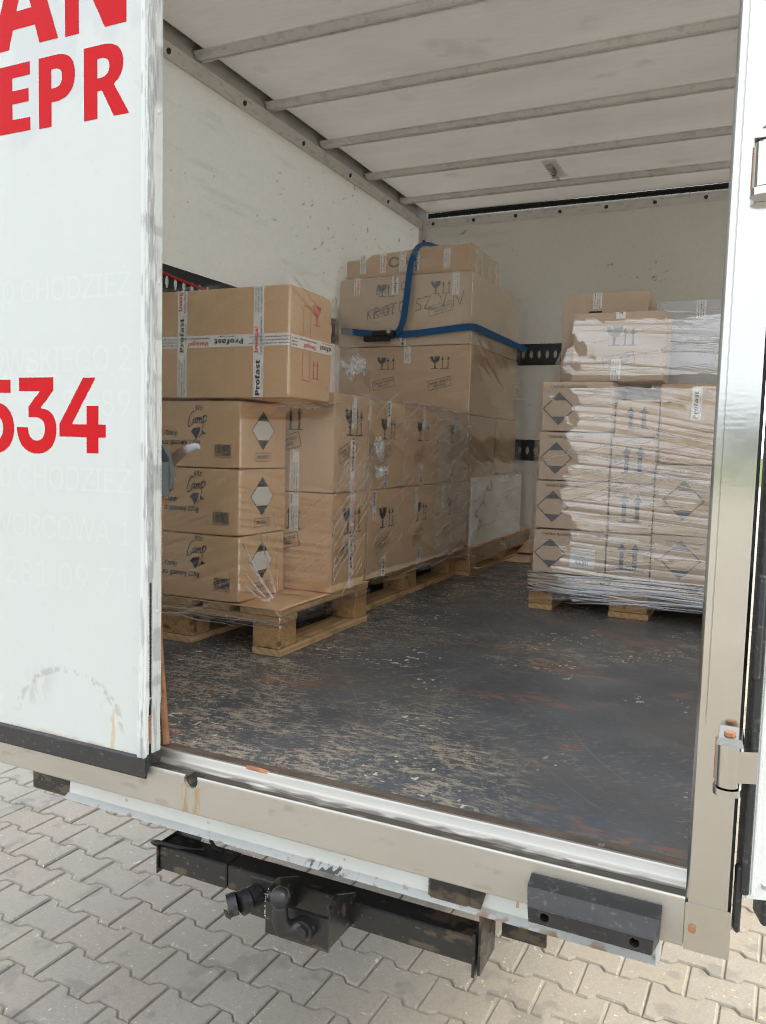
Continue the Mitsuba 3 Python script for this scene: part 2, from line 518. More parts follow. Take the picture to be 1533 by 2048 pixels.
paver('paver_warm', (.240, .220, .184), (.290, .266, .228))
paver('paver_grey', (.235, .218, .187), (.285, .264, .229))
paver('paver_rose', (.241, .215, .182), (.290, .261, .225))


def ground_col(p, n, uv):
    near = mix((.24, .22, .19), (.38, .355, .31), fbm(p.x * 40, p.y * 40, 0, 4))
    far = mix((.23, .217, .192), (.28, .265, .238), fbm(p.x * 1.2, p.y * 1.2, 2, 4))
    r2 = dr.sqrt(p.x * p.x + p.y * p.y)
    gx, gy = dr.abs(p.x / .2025 - dr.floor(p.x / .2025) - .5), dr.abs(p.y / .1545 - dr.floor(p.y / .1545) - .5)
    joint = dr.maximum(smoothstep(.47, .49, gx), smoothstep(.46, .485, gy))
    far = mix(far, (.15, .14, .12), .6 * joint * smoothstep(26, 12, r2))
    grass = mix((.05, .075, .02), (.10, .13, .045), fbm(p.x * .8, p.y * .8, 5, 4))
    c = mix(near, far, smoothstep(8.0, 8.6, dr.maximum(dr.abs(p.x), dr.abs(p.y - 1))))
    return mix(c, grass, smoothstep(46, 47.5, r2 + 2 * noise(p.x * .5, p.y * .5)))


bsdf('ground_soil', {'type': 'principled', 'base_color': proc(ground_col), 'roughness': .9, 'specular': .2})


def crease(p):
    """Height of the folds in stretched film, metres: thin ridges along slanting lines."""
    t = p.x * .83 - p.y * .9 + .15
    l = t * .9 + p.z * .44
    q = p.z * .9 - t * .38 + .22 * noise(t * 1.3, p.z * 1.3, 3.7)
    w = .02 * noise(l * 3, q * 8, 5)
    r1 = 1 - dr.abs(2 * noise((q + w) * 42, l * 2.2, 1.1) - 1)
    r2 = 1 - dr.abs(2 * noise((q + w) * 95, l * 4.5, 2.3) - 1)
    amp = .35 + .65 * smoothstep(.35, .7, noise(t * 3.1, p.z * 3.3, 8))
    return amp * (.0034 * r1 * r1 * r1 + .0013 * r2 * r2)


def crease_flat(p):
    t = p.x * .83 - p.y * .9 + .15
    q = p.z + .07 * t + .10 * noise(t * 1.5, p.z * 2.4, 9)
    r1 = 1 - dr.abs(2 * noise(q * 34, t * 1.1, 1.1) - 1)
    r2 = 1 - dr.abs(2 * noise(q * 130, t * 2.4, 2.3) - 1)
    return .0020 * r1 * r1 + .0005 * r2 * r2


CR, CF = proc(lambda p, n, uv: crease(p), eps=8e-4), proc(lambda p, n, uv: crease_flat(p), eps=8e-4)
scene['film_clear'] = {'type': 'bumpmap', 'arbitrary': CR, 'scale': 1.0, 'bsdf': {'type': 'thindielectric', 'int_ior': 1.6, 'ext_ior': 1.0}}
scene['film_heavy'] = {'type': 'bumpmap', 'arbitrary': CF, 'scale': 1.0, 'bsdf': {'type': 'thindielectric', 'int_ior': 1.76, 'ext_ior': 1.0}}
SHEEN = {'type': 'principled', 'base_color': rgb((.80, .81, .84)), 'roughness': .25, 'specular': .9, 'metallic': .3}
for key, wt in (('film_fold', .22), ('film_bunch', .12)):
    scene[key] = {'type': 'blendbsdf', 'weight': wt, 'bsdf_0': {'type': 'thindielectric', 'int_ior': 1.9, 'ext_ior': 1.0}, 'bsdf_1': {'type': 'twosided', 'bsdf': SHEEN}}

# ---------------------------------------------------------------- ground and paving
GZ = -1.04
g = trimesh.Trimesh([[-400, -400, GZ - .012], [400, -400, GZ - .012], [400, 400, GZ - .012], [-400, 400, GZ - .012]], [[0, 1, 2], [0, 2, 3]], process=False)
obj('ground', g, 'ground_soil', kind='structure')

PU, PV, AMP = .2015, .1535, .0115


def wave(u, sgn):
    """Edge of a row: high near the joints (u = 0, PU), low between."""
    return sgn * AMP * (1 if (u < .041 or u > PU - .041) else -1 if .061 < u < PU - .061 else (1 - 2 * ((min(u, PU - u) - .041) / .02)))


def paver_mesh():
    us = [0, .041, .061, PU - .061, PU - .041, PU]
    top = [(u, PV + wave(u, 1)) for u in us]
    bot = [(u, wave(u, -1)) for u in us]
    poly = Polygon(bot + top[::-1])
    rings = [(poly.buffer(-.0022, join_style=2), 0.0 - .0065), (poly.buffer(-.0075, join_style=2), 0.0)]
    low = poly.buffer(-.0022, join_style=2)
    P = [np.array(q.exterior.coords)[:-1] for q in (low, rings[0][0], rings[1][0])]
    n = len(P[0])
    if not all(len(q) == n for q in P):
        raise ValueError('paver rings')
    if not low.exterior.is_ccw:
        P = [q[::-1] for q in P]
    zs = (-.03, -.0065, 0.0)
    v = np.vstack([np.c_[q, np.full(n, z)] for q, z in zip(P, zs)])
    f = []
    for a in range(2):
        for i in range(n):
            j = (i + 1) % n
            f += [(a * n + i, a * n + j, (a + 1) * n + j), (a * n + i, (a + 1) * n + j, (a + 1) * n + i)]
    tv, tf = trimesh.creation.triangulate_polygon(Polygon(P[2]), engine='earcut')
    tv = np.array(tv); k = len(v)
    a, b, c = tv[tf[:, 0]], tv[tf[:, 1]], tv[tf[:, 2]]
    neg = ((b - a)[:, 0] * (c - a)[:, 1] - (b - a)[:, 1] * (c - a)[:, 0]) < 0
    tf = np.array(tf); tf[neg] = tf[neg][:, ::-1]
    return trimesh.Trimesh(np.vstack([v, np.c_[tv, np.zeros(len(tv))]]), np.vstack([np.array(f), tf + k]), process=False)


def project(P):
    d = np.atleast_2d(P) - CAM
    rr, uu = math.cos(ROL) * _r + math.sin(ROL) * _u, _up
    z = d @ _f
    return np.c_[766.5 + FPX * (d @ rr) / z, 1024 - FPX * (d @ uu) / z, z]


PM = paver_mesh()
pave = obj('paving', trimesh.Trimesh([[-9, -8, GZ - .008], [9, -8, GZ - .008], [9, 10, GZ - .008], [-9, 10, GZ - .008]], [[0, 1, 2], [0, 2, 3]], process=False), 'ground_soil', kind='structure')
ROT = math.radians(-2.4)
cr, sr = math.cos(ROT), math.sin(ROT)
OX, OY = -1.893, .597 - AMP
rng = np.random.default_rng(4)
cells = []
for row in range(-52, 62):
    for col in range(-36, 54):
        u, v = (col + .5 * (row % 2)) * PU, row * PV - PV
        x, y = OX + u * cr - v * sr, OY + u * sr + v * cr
        cx, cy = x + .1 * cr, y + .1 * sr + .075
        if -7.6 < cx < 7.6 and -6.6 < cy < 8.6:
            q = project([cx, cy, GZ])[0]
            seen = q[2] > .2 and -60 < q[0] < 1600 and 900 < q[1] < 2130
            # what the sill and the bar below it leave in view
            if seen and q[0] < 1440:
                seen = q[1] > 1560 + .29 * (q[0] - 139) - 50
            cells.append((not seen, np.linalg.norm(np.array([cx, cy, GZ]) - CAM), x, y))
cells.sort()
pd = [mikit.ply(PM, m) for m in ('paver_warm', 'paver_grey', 'paver_rose')]
kinds = ['paver_warm', 'paver_grey', 'paver_rose']
far = []
for i, (hid, dist, x, y) in enumerate(cells):
    dz, a, b = rng.normal(0, .0012), rng.normal(0, .005), rng.normal(0, .005)
    tw = T().translate([x, y, GZ + dz]).rotate([0, 0, 1], math.degrees(ROT) + rng.normal(0, .25)).rotate([1, 0, 0], math.degrees(a)).rotate([0, 1, 0], math.degrees(b))
    k = int(rng.choice(3, p=[.45, .4, .15]))
    if i < 300:
        obj('paver', pd[k], kinds[k], pave, to_world=tw)
    else:
        m = PM.copy(); m.apply_transform(np.array(tw.matrix, float).reshape(4, 4)); far.append(m)
obj('paver_field', cat(*far), 'paver_grey', pave, kind='stuff')

# trees behind the yard, mirrored in the steel post
def leaf_col(p, n, uv):
    return mix((.03, .055, .018), (.075, .11, .04), fbm(p.x * .9, p.y * .9, p.z * .9, 3))


bsdf('leaves', {'type': 'principled', 'base_color': proc(leaf_col), 'roughness': .7})
plain('bark', (.09, .07, .05), .9)
for i, (x, y, hgt, rad, lab) in enumerate(((-9.0, -82, 5.2, 3.4, 'broad green tree beyond the yard, farthest from the open door leaf'), (-1.2, -78, 6.0, 3.0, 'tall green tree beyond the yard, straight behind the viewer'), (5.5, -84, 5.0, 3.6, 'low spreading green tree beyond the yard, behind the open door leaf'))):
    tr = thing('tree', lab, 'tree', 'trees beyond the yard')
    obj('trunk', cyl((x, y, GZ), (x, y, GZ + hgt * .5), .22, 10, .12), 'bark', tr)
    r_ = np.random.default_rng(20 + i)
    cl_ = r_.normal(0, 1, (26, 3)); cl_ /= np.linalg.norm(cl_, axis=1, keepdims=True); cl_ *= r_.uniform(.3, 1, (26, 1)) * np.array([rad, rad, hgt * .32])
    pts_ = np.repeat(cl_, 110, 0) + r_.normal(0, .42, (26 * 110, 3)) + np.array([x, y, GZ + hgt * .62])
    a_, b_ = r_.normal(0, .16, (len(pts_), 3)), r_.normal(0, .16, (len(pts_), 3))
    V_ = np.stack([pts_, pts_ + a_, pts_ + a_ + b_, pts_ + b_], 1).reshape(-1, 3)
    q_ = np.arange(len(V_)).reshape(-1, 4)
    obj('crown', trimesh.Trimesh(V_, np.vstack([q_[:, [0, 1, 2]], q_[:, [0, 2, 3]]]), process=False), 'leaves', tr)

# ---------------------------------------------------------------- the truck
XL, XR, YB, ZC = -2.03, .040, 3.69, 2.15
OL, OR = -2.062, .063
truck = thing('box_truck', 'white box truck with its right rear door open and its cargo body loaded with cartons', 'truck')
def skin(x, y0, y1, z0, z1):
    return trimesh.Trimesh([[x, y0, z0], [x, y1, z0], [x, y1, z1], [x, y0, z1]], [[0, 1, 2], [0, 2, 3]], process=False)


w1 = obj('side_wall', skin(XL, -.02, YB, .0, 2.205), 'wall_skin', truck, label='off-white fibreglass side wall with scuff marks behind the stacked cartons')
w2 = obj('side_wall', skin(XR, .03, YB, .0, 2.205), 'wall_skin', truck)
obj('skirt_rail', bx(OL, XL + .004, -.02, YB + .04, -.10, .05), 'white_paint', w1)
obj('skirt_rail', bx(XR - .004, OR, .032, YB + .04, -.10, .05), 'white_paint', w2)
obj('top_rail', bx(OL, XL - .0005, -.02, YB + .04, 2.06, 2.24), 'white_paint', w1)
obj('top_rail', bx(XR + .0005, OR, .032, YB + .04, 2.06, 2.24), 'white_paint', w2)
obj('front_wall', bx(XL, XR, YB, YB + .04, -.10, 2.24), 'grp_wall', truck)
obj('roof_frame', cat(bx(XL, XL + .066, -.02, YB, 2.205, 2.24), bx(XL + .066, XR, YB - .03, YB, 2.205, 2.24)), 'dark_void', truck)  # covers the gap beside the roof skin; its black paints the shade in there
rp = obj('roof_panel', trimesh.Trimesh([[XL + .062, .0, ZC], [XR, .0, ZC], [XR, YB - .03, ZC], [XL + .062, YB - .03, ZC]], [[0, 2, 1], [0, 3, 2]], process=False), 'ceiling_skin', truck, label='beige fibreglass roof skin between the metal ribs')
obj('roof_edge', bx(XL + .058, XL + .062, .0, YB - .03, ZC, 2.205), 'dark_void', truck)  # inner side of the gap, shade put in as near-black colour
rib = Polygon([(-.036, .0), (-.033, -.003), (-.027, -.005), (-.017, -.023), (-.006, -.026), (-.004, -.012), (.004, -.012), (.006, -.026), (.013, -.026), (.015, -.003), (.024, 0)])
for y in (.36, .86, 1.36, 1.855, 2.345, 2.855, 3.33):
    obj('roof_rib', extrude(affinity.translate(rib, y, ZC - .001), XL + .012, XR - .004), 'galvanised', truck, smooth=20)
# rails where walls meet the roof
rail = Polygon([(XL + .0005, 2.063), (XL + .006, 2.061), (XL + .020, 2.112), (XL + .020, 2.116), (XL + .0005, 2.118)])
r1 = obj('roof_rail', extrude(rail, .0, YB - .004, 'y'), 'galvanised', truck)
r2 = obj('roof_rail', extrude(Polygon([(YB - .0005, 2.063), (YB - .006, 2.061), (YB - .022, 2.108), (YB - .022, 2.112), (YB - .0005, 2.114)]), XL + .022, XR - .003), 'galvanised', truck)
for y in np.arange(.20, 3.6, .49):
    obj('bolt', cyl((XL + .008, y, 2.088), (XL + .016, y, 2.085), .011, 12), 'track_steel', r1)
for x in np.arange(-1.94, 0, .275):
    obj('bolt', cyl((x, YB - .010, 2.088), (x, YB - .018, 2.085), .011, 12), 'track_steel', r2)
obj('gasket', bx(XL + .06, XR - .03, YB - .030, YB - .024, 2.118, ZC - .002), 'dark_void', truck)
obj('gasket', tube(spline([(XL + .09, YB - .04, 2.137), (-1.2, YB - .038, 2.139), (-.6, YB - .04, 2.135), (-.05, YB - .05, 2.137)], 40), .008), 'black_plastic', truck)
ca = obj('corner_angle', cat(bx(XL + .001, XL + .004, YB - .040, YB - .001, .0, 2.062), bx(XL + .004, XL + .044, YB - .004, YB - .0005, .0, 2.062)), 'galvanised', truck)
for z in (1.985, 1.86, 1.73, 1.6):
    obj('bolt', cyl((XL + .024, YB - .003, z), (XL + .024, YB - .008, z), .008, 12), 'track_steel', ca)


def cargo_rail(L, h=.108):
    """E-track in (s, z): a plate with dumbbell slots, and two bent lips."""
    plate = sbox(0, 0, L, h)
    holes = []
    for s in np.arange(.025, L - .02, .05):
        holes += [sbox(s - .0065, .030, s + .0065, h - .030), sbox(s - .0105, .042, s + .0105, h - .042)]
    plate = plate.difference(unary_union(holes))
    m = trimesh.creation.extrude_polygon(plate, .0025, engine='earcut')
    m.apply_translation((0, 0, .0115))
    lips = [trimesh.creation.box((L, .003, .0115)) for _ in (0, 1)]
    lips[0].apply_translation((L / 2, .0015, .0058)); lips[1].apply_translation((L / 2, h - .0015, .0058))
    fl = [trimesh.creation.box((L, .012, .002)) for _ in (0, 1)]
    fl[0].apply_translation((L / 2, -.006, .001)); fl[1].apply_translation((L / 2, h + .006, .001))
    return cat(m, *lips, *fl)


for z in (1.19, .595):
    m = cargo_rail(3.4)
    v = m.vertices.copy()
    m.vertices = np.c_[XL + .0008 + v[:, 2], .15 + v[:, 0], z + v[:, 1]]; m.invert()
    m.invert()
    obj('cargo_rail', m, 'track_steel', truck)
    m = cargo_rail(1.98)
    v = m.vertices.copy()
    m.vertices = np.c_[XL + .05 + v[:, 0], YB - .0008 - v[:, 2], z - .012 + v[:, 1]]
    obj('cargo_rail', m, 'track_steel', truck)

fl = obj('cargo_floor', bx(XL, XR, .020, YB, -.03, 0), 'floor_ply', truck, label='black plywood cargo floor scraped down to pale wood and rust-red streaks')
obj('edge_strip', bx(XL, .0, -.0005, .032, -.012, .0022, .001), 'floor_edge', fl)
for x in (-.76, -.445, -.135, -1.1, -1.5):
    obj('screw', cyl((x, .012, .0022), (x, .012, .0045), .006, 12), 'zinc', fl)

# rear frame: sill with its latch recess, posts, header
sp = Polygon([(.004, -.005), (.0035, .0035), (-.0010, .0030), (-.0035, .0005), (-.0055, -.0105), (-.0085, -.0140), (-.0130, -.0165), (-.0160, -.0185), (-.0185, -.0212), (-.040, -.0232), (-.0445, -.0228), (-.0455, -.0185),
              (-.0475, -.0160), (-.0495, -.0160), (-.0515, -.0180), (-.0520, -.021), (-.0520, -.0900), (-.050, -.0930), (-.010, -.0940), (-.010, -.05), (.004, -.05)])
sm = to_man(extrude(sp, OL, .0))
sm = sm - m3.Manifold.cylinder(.06, .0165, .0165, 32).rotate((90, 0, 0)).translate((-.918, -.020, -.024)) - m3.Manifold.cube((.026, .05, .02), True).translate((-.918, -.045, -.012))
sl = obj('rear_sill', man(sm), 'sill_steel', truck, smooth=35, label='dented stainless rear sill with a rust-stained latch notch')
obj('latch_pocket', bx(-.935, -.901, -.046, -.020, -.043, -.038), 'track_steel', sl)  # dark colour stands in for the shade inside the latch notch
obj('torn_edge', hull([(-.826, .006, .004), (-.768, .004, .0035), (-.772, -.004, .001), (-.822, -.0035, .002), (-.81, .0, .008), (-.785, .001, .007), (-.8, -.003, -.002)]), 'rust', sl)
obj('rear_post', bx(.0, OR, -.052, .030, -.0935, 2.24, .0045), 'stainless', truck, smooth=40, label='polished steel rear post beside the opening')
obj('rear_post', bx(OL, OL + .06, -.052, -.022, -.0935, 2.24, .0045), 'stainless', truck, smooth=40)
obj('post_plate', bx(.0008, OR + .0012, -.0535, -.0525, -.0945, -.021), 'stainless', truck)
obj('post_bead', bx(.0125, .0140, -.0532, -.0522, .25, 2.0, .0004), 'stainless', truck)
obj('header', bx(OL + .06, .0, -.052, .0, 2.06, 2.24, .004), 'stainless', truck)
wb = obj('rust_bolt', cyl((.012, -.0535, -.060), (.012, -.0565, -.060), .006, 14), 'rust', truck)

# ---- left leaf, closed
DX, DY = -1.020, -.060
leaf = obj('rear_door', bx(OL + .01, -1.0245, DY, -.024, .004, 2.05, .001), 'door_paint', truck, label='closed white rear door leaf with red lettering and ghost lettering')
tp = Polygon([(-1.037, -.0605), (-1.037, -.0630), (-1.0275, -.0632), (-1.0265, -.0620), (-1.0245, -.0620), (-1.0235, -.0636), (-1.0205, -.0630), (-1.0200, -.0610), (-1.0200, -.0560), (-1.0235, -.0548),
              (-1.0235, -.0462), (-1.0190, -.0452), (-1.0185, -.0430), (-1.0185, -.0230), (-1.0195, -.0220), (-1.0240, -.0220), (-1.0240, -.0605)])
m = extrude(tp, .0045, 2.05, 'z')
m = m.subdivide_to_size(.03) if False else m
tm = to_man(m).refine_to_length(.02)
tm = man(tm)
v = tm.vertices
k = np.clip((.42 - v[:, 2]) / .36, 0, 1) ** 1.5
nz = meshkit.fbm(np.c_[v[:, 0] * 20, np.zeros(len(v)), v[:, 2] * 16], 3, 5) - .5
left_half = np.clip((-.0590 - v[:, 1]) / .004, 0, 1)
tm.vertices = v + np.c_[k * (nz * .005 - left_half * .004), k * (-.003 * left_half + .005 * nz), np.zeros(len(v))]
et = obj('edge_trim', tm, 'trim_paint', leaf, smooth=30, label='scraped and split edge trim of the door leaf')
for z in (.30, .625, .95, 1.27, 1.6):
    obj('rivet', man(m3.Manifold.sphere(.0046, 12).scale((.5, 1, 1)).translate((-1.0186, -.0335, z))), 'trim_paint', et, smooth=True)
obj('core', bx(-1.0236, -1.0228, -.0575, -.0455, .004, .36), 'black_plastic', et)
obj('rust_streak', bx(-1.0229, -1.0216, -.054, -.048, .03, .09, .0004), 'rust', et)
seal = Polygon([(-.0245, .006), (-.0625, .006), (-.066, .002), (-.0670, -.034), (-.0640, -.0385), (-.060, -.036), (-.057, -.004), (-.0245, -.004)])
obj('rubber_seal', extrude(seal, OL + .01, -1.021), 'rubber', leaf, smooth=30)
obj('corner_cap', hull([(-1.0205, -.062, .010), (-1.017, -.060, .010), (-1.0205, -.062, -.012), (-1.018, -.060, -.010), (-1.0205, -.024, .01), (-1.012, -.024, .01), (-1.014, -.03, -.010)]), 'rubber', leaf, smooth=30)


def decal_on(frame, geoms):
    v, f = flat(geoms)
    return trimesh.Trimesh(frame(v), f, process=False)


door_front = lambda v: np.c_[v[:, 0], np.full(len(v), DY - .0006), v[:, 1]]
door_ghost = lambda v: np.c_[v[:, 0], np.full(len(v), DY - .0003), v[:, 1]]


def fit(g, u0, u1, v0, v1):
    b = g.bounds
    return affinity.translate(affinity.scale(g, (u1 - u0) / (b[2] - b[0]), (v1 - v0) / (b[3] - b[1]), origin=(b[0], b[1])), u0 - b[0], v0 - b[1])


def red_letter(ch, u0, u1, v0, v1, w=800):
    return fit(text(ch, 1, 'noto', w, 92, size=160, tol=.5), u0, u1, v0, v1)


for g in [
    red_letter('R', -1.183, -1.069, 1.266, 1.403), red_letter('P', -1.305, -1.207, 1.268, 1.405), red_letter('E', -1.418, -1.330, 1.270, 1.405),
    red_letter('N', -1.232, -1.075, 1.434, 1.61), red_letter('A', -1.44, -1.252, 1.436, 1.61),
    fit(text('4', 1, 'inter', 750, size=160, tol=.5), -1.255, -1.129, .614, .766), fit(text('3', 1, 'inter', 750, size=160, tol=.5), -1.378, -1.264, .609, .768), fit(text('5', 1, 'inter', 750, size=160, tol=.5), -1.503, -1.387, .607, .764)]:
    obj('red_letter', decal_on(door_front, [g]), 'vinyl_red', leaf)


def ghost(s, right, base, h, xs=.95):
    g = text(s, h, 'inter', 420, xs=xs, size=64)
    return at(g, right - width(g), base)


for g in [
    ghost('64-800 CHODZIEŻ', -1.064, .924, .046), ghost('UL. UJSKOWSKIEGO 2', -1.064, .779, .049), ghost('TEL. 67 28 89', -1.064, .690, .052),
    ghost('64-800 CHODZIEŻ', -1.064, .536, .048), ghost('UL. DWORCOWA 1', -1.064, .432, .048), ghost('TEL. 67 281 09 71', -1.064, .326, .056)]:
    chars = []
    for q in sorted(polys_of(g), key=lambda q: q.bounds[0]):
        if chars and q.bounds[0] < chars[-1].bounds[2] - .002:
            chars[-1] = chars[-1].union(q)
        else:
            chars.append(q)
    for q in chars:
        obj('ghost_letter', decal_on(door_ghost, [q]), 'ghost_white', leaf)

# latch gear on the inner edge of the closed leaf
lv = obj('latch_bracket', cat(hull([(-1.075, .012, .60), (-1.05, .012, .635), (-1.030, .012, .610), (-1.024, .012, .575), (-1.030, .012, .545), (-1.048, .012, .528), (-1.09, .012, .53),
                                    (-1.075, .026, .60), (-1.05, .026, .635), (-1.030, .026, .610), (-1.024, .026, .575), (-1.030, .026, .545), (-1.048, .026, .528), (-1.09, .026, .53)]),
                              bx(-1.09, -1.03, -.024, .014, .53, .60)), 'grey_paint', leaf, smooth=30)
obj('pivot_bolt', cyl((-1.046, .010, .556), (-1.046, .004, .556), .008, 6), 'grey_paint', lv)
path = spline([(-1.058, .03, .572), (-1.035, .028, .600), (-1.010, .026, .619), (-.985, .024, .630), (-.963, .022, .634)], 16)
lm = None
for i in range(len(path) - 1):
    q = []
    for p_, wz in ((path[i], .018 - .0125 * i / 15), (path[i + 1], .018 - .0125 * (i + 1) / 15)):
        for a in np.arange(8) * math.pi / 4:
            q.append(p_ + np.array([-.3 * wz * math.sin(a), .006 * math.cos(a), wz * math.sin(a)]))
    hh = m3.Manifold.hull_points(np.array(q))
    lm = hh if lm is None else lm + hh
obj('latch_lever', man(lm), 'lever_paint', leaf, smooth=40, label='brown door latch lever with its paint worn pale at the tip')
obj('lock_rod', cat(tube(spline([(-1.062, .03, .56), (-1.072, .03, .40), (-1.066, .028, .20), (-1.048, .022, .06), (-1.040, .018, .004)], 30), .0085)), 'rust', leaf, smooth=40, label='rusty lock rod behind the edge of the closed door')

# ---- right leaf, swung open
a = math.radians(16.5)
ux, uy = math.cos(a), math.sin(a)


def right_leaf(s0, s1, t0, t1, z0, z1, r=0.0):
    """s along the leaf from its hinge edge, t away from the viewer."""
    m = bx(s0, s1, t0, t1, z0, z1, r)
    v = m.vertices
    m.vertices = np.c_[.081 + v[:, 0] * ux - v[:, 1] * uy, -.052 + v[:, 0] * uy + v[:, 1] * ux, v[:, 2]]
    return m


rd = obj('rear_door', right_leaf(0, .96, 0, .036, .004, 2.05, .002), 'white_paint', truck, label='open white rear door leaf showing its inner face')
obj('rubber_gasket', cat(right_leaf(-.0075, .003, -.006, .03, .012, 2.05, .002), right_leaf(-.012, -.004, .0, .02, -.05, .05, .003), right_leaf(-.011, -.003, -.012, .006, .33, .48, .003)), 'rubber', rd)
obj('rubber_seal', right_leaf(.024, .96, .0, .045, -.036, .003, .004), 'rubber', rd)
obj('inner_bead', right_leaf(.006, .012, -.002, .001, .01, 2.0, .001), 'white_paint', rd)
obj('rivet', man(to_man(right_leaf(.020, .030, -.004, .001, .022, .032, .003))), 'zinc', rd)
obj('door_catch', cat(right_leaf(-.004, .022, -.03, -.002, .60, .70, .008)), 'black_plastic', rd)
for z0, z1 in ((.164, .25), (.992, 1.075)):
    hg = obj('door_hinge', cat(cyl((.047, -.072, z0 + .012), (.047, -.072, z1 - .012), .0155, 28), cyl((.047, -.072, z0), (.047, -.072, z0 + .010), .019, 28), bx(.030, .060, -.07, -.0515, z0 + .01, z1 - .01, .004)), 'stainless', truck, smooth=30)
    obj('hinge_cap', hull([(.030, -.092, z1 - .011), (.066, -.092, z1 - .011), (.066, -.0525, z1 - .011), (.030, -.0525, z1 - .011), (.033, -.09, z1), (.063, -.09, z1), (.063, -.0525, z1 + .006), (.033, -.0525, z1 + .006)]), 'stainless', hg)
    obj('hinge_strap', cat(hull([(.055, -.082, z0 + .02), (.055, -.062, z0 + .02), (.055, -.082, z1 - .02), (.055, -.062, z1 - .02), (.085, -.070, z0 + .02), (.085, -.054, z0 + .02), (.085, -.070, z1 - .02), (.085, -.054, z1 - .02)])), 'stainless', hg, smooth=30)
    obj('hinge_screw', cyl((.047, -.078, z1 + .001), (.047, -.078, z1 + .006), .008, 6), 'rust', hg)
    obj('hinge_weld', tube([(.030, -.0525, z0 + .012 + i * .004 + .0005 * (i % 2)) for i in range(16)], .0025, 6), 'rust', hg)

# ---- under the sill
ub = Polygon([(.004, -.094), (.001, -.150), (-.002, -.158), (-.008, -.1625), (-.014, -.1600), (-.0155, -.1575), (-.0135, -.1570), (-.009, -.1590), (-.0035, -.1555), (.0025, -.149), (.008, -.094)])
obj('underride_bar', extrude(ub, -1.30, -.038), 'bar_paint', truck, smooth=40, label='white painted steel bar under the sill with rust along its lower edge')
obj('end_plate', bx(-.040, -.035, -.012, .03, -.162, -.095), 'bar_paint', truck)
for x0, x1 in ((-1.415, -1.293), (-.428, -.350)):
    obj('marker_lamp', bx(x0, x1, -.0105 if x0 > -1 else .0, .03, -.156 if x0 > -1 else -.165, -.0955, .006), 'tow_paint', truck, smooth=30)
obj('bracket', hull([(-.35, -.006, -.096), (-.315, -.006, -.096), (-.33, -.006, -.152), (-.35, -.006, -.152), (-.35, .0, -.096), (-.315, .0, -.096), (-.33, .0, -.152), (-.35, .0, -.152)]), 'tow_paint', truck)
bm = m3.Manifold.hull_points(np.array([(-.232, -.054, -.036), (-.031, -.054, -.036), (-.230, -.054, -.094), (-.033, -.054, -.094), (-.226, -.090, -.0565), (-.037, -.090, -.0565), (-.226, -.098, -.068), (-.037, -.098, -.068),
                                       (-.224, -.096, -.093), (-.039, -.096, -.093), (-.232, -.080, -.045), (-.031, -.080, -.045)]))
for x in (-.199, -.064):
    bm = bm - m3.Manifold.cylinder(.03, .0075, .0075, 20).rotate((90, 0, 0)).translate((x, -.075, -.0795))
bf = obj('rubber_buffer', man(bm), 'rubber', truck, smooth=25, label='black rubber step buffer bolted to the right end of the sill')
obj('buffer_groove', bx(-.222, -.041, -.0992, -.0965, -.0690, -.0665, .001), 'rubber', bf)
for x in (-.199, -.064):
    obj('screw', cyl((x, -.080, -.0795), (x, -.076, -.0795), .0055, 6), 'rust', bf)

tb = obj('tow_bar', cat(bx(-1.127, -.94, .10, .16, -.334, -.277, .003), bx(-.9385, -.372, .101, .159, -.333, -.278, .003)), 'tow_paint', truck, smooth=25, label='black square-section tow bar with mud and rust')
obj('end_plate', bx(-1.1285, -1.1255, .093, .167, -.341, -.272), 'tow_paint', tb)
obj('end_plate', cat(bx(-.3715, -.366, .088, .175, -.348, -.262), bx(-.362, -.357, .095, .19, -.345, -.18)), 'tow_paint', tb)
obj('side_bracket', bx(-.352, -.262, .22, .23, -.335, -.235), 'tow_paint', tb, label='muddy rust-brown mounting plate')
obj('side_bracket', hull([(-1.13, .16, -.29), (-1.06, .16, -.29), (-1.15, .26, -.10), (-1.08, .26, -.10), (-1.13, .165, -.29), (-1.06, .165, -.29), (-1.15, .265, -.10), (-1.08, .265, -.10)]), 'tow_paint', tb)
obj('cable', tube(spline([(-1.02, .13, -.276), (-1.08, .10, -.268), (-1.125, .085, -.262), (-1.146, .10, -.275), (-1.135, .13, -.30)], 30), .0045), 'black_plastic', tb)
obj('cable', tube(spline([(-1.05, .2, -.10), (-1.045, .19, -.18), (-1.02, .15, -.262), (-.98, .14, -.276)], 30), .004), 'black_plastic', tb)
# hitch: U bracket, ball, bolts
gus = lambda x: hull([(x, .0, -.318), (x, .0, -.238), (x, .035, -.228), (x, .11, -.262), (x, .11, -.322), (x + .007, .0, -.318), (x + .007, .0, -.238), (x + .007, .035, -.228), (x + .007, .11, -.262), (x + .007, .11, -.322)])
front = m3.Manifold.cube((.142, .008, .066)).translate((-.769, -.006, -.322)) - m3.Manifold.cylinder(.03, .0075, .0075, 20).rotate((90, 0, 0)).translate((-.668, .01, -.270))
obj('hitch_bracket', cat(gus(-.768), gus(-.635), man(front)), 'tow_paint', tb, smooth=25)
chain = [((-.716, -.055, -.214), .025), ((-.716, -.055, -.240), .0185), ((-.716, -.054, -.268), .0205), ((-.709, -.048, -.292), .0215), ((-.694, -.030, -.298), .0205), ((-.676, -.012, -.294), .022)]
ball = lambda p, r_: m3.Manifold.sphere(r_, 36).translate(p)
body = ball(*chain[0])
for a_, b_ in zip(chain[1:-1], chain[2:]):
    body = body + m3.Manifold.hull(ball(*a_) + ball(*b_))
body = body + m3.Manifold.cylinder(.04, .0165, .0165, 28).translate((-.716, -.055, -.262))
body = body.translate((.70, .0, .27)).scale((.8, .8, .8)).translate((-.698, -.002, -.258))
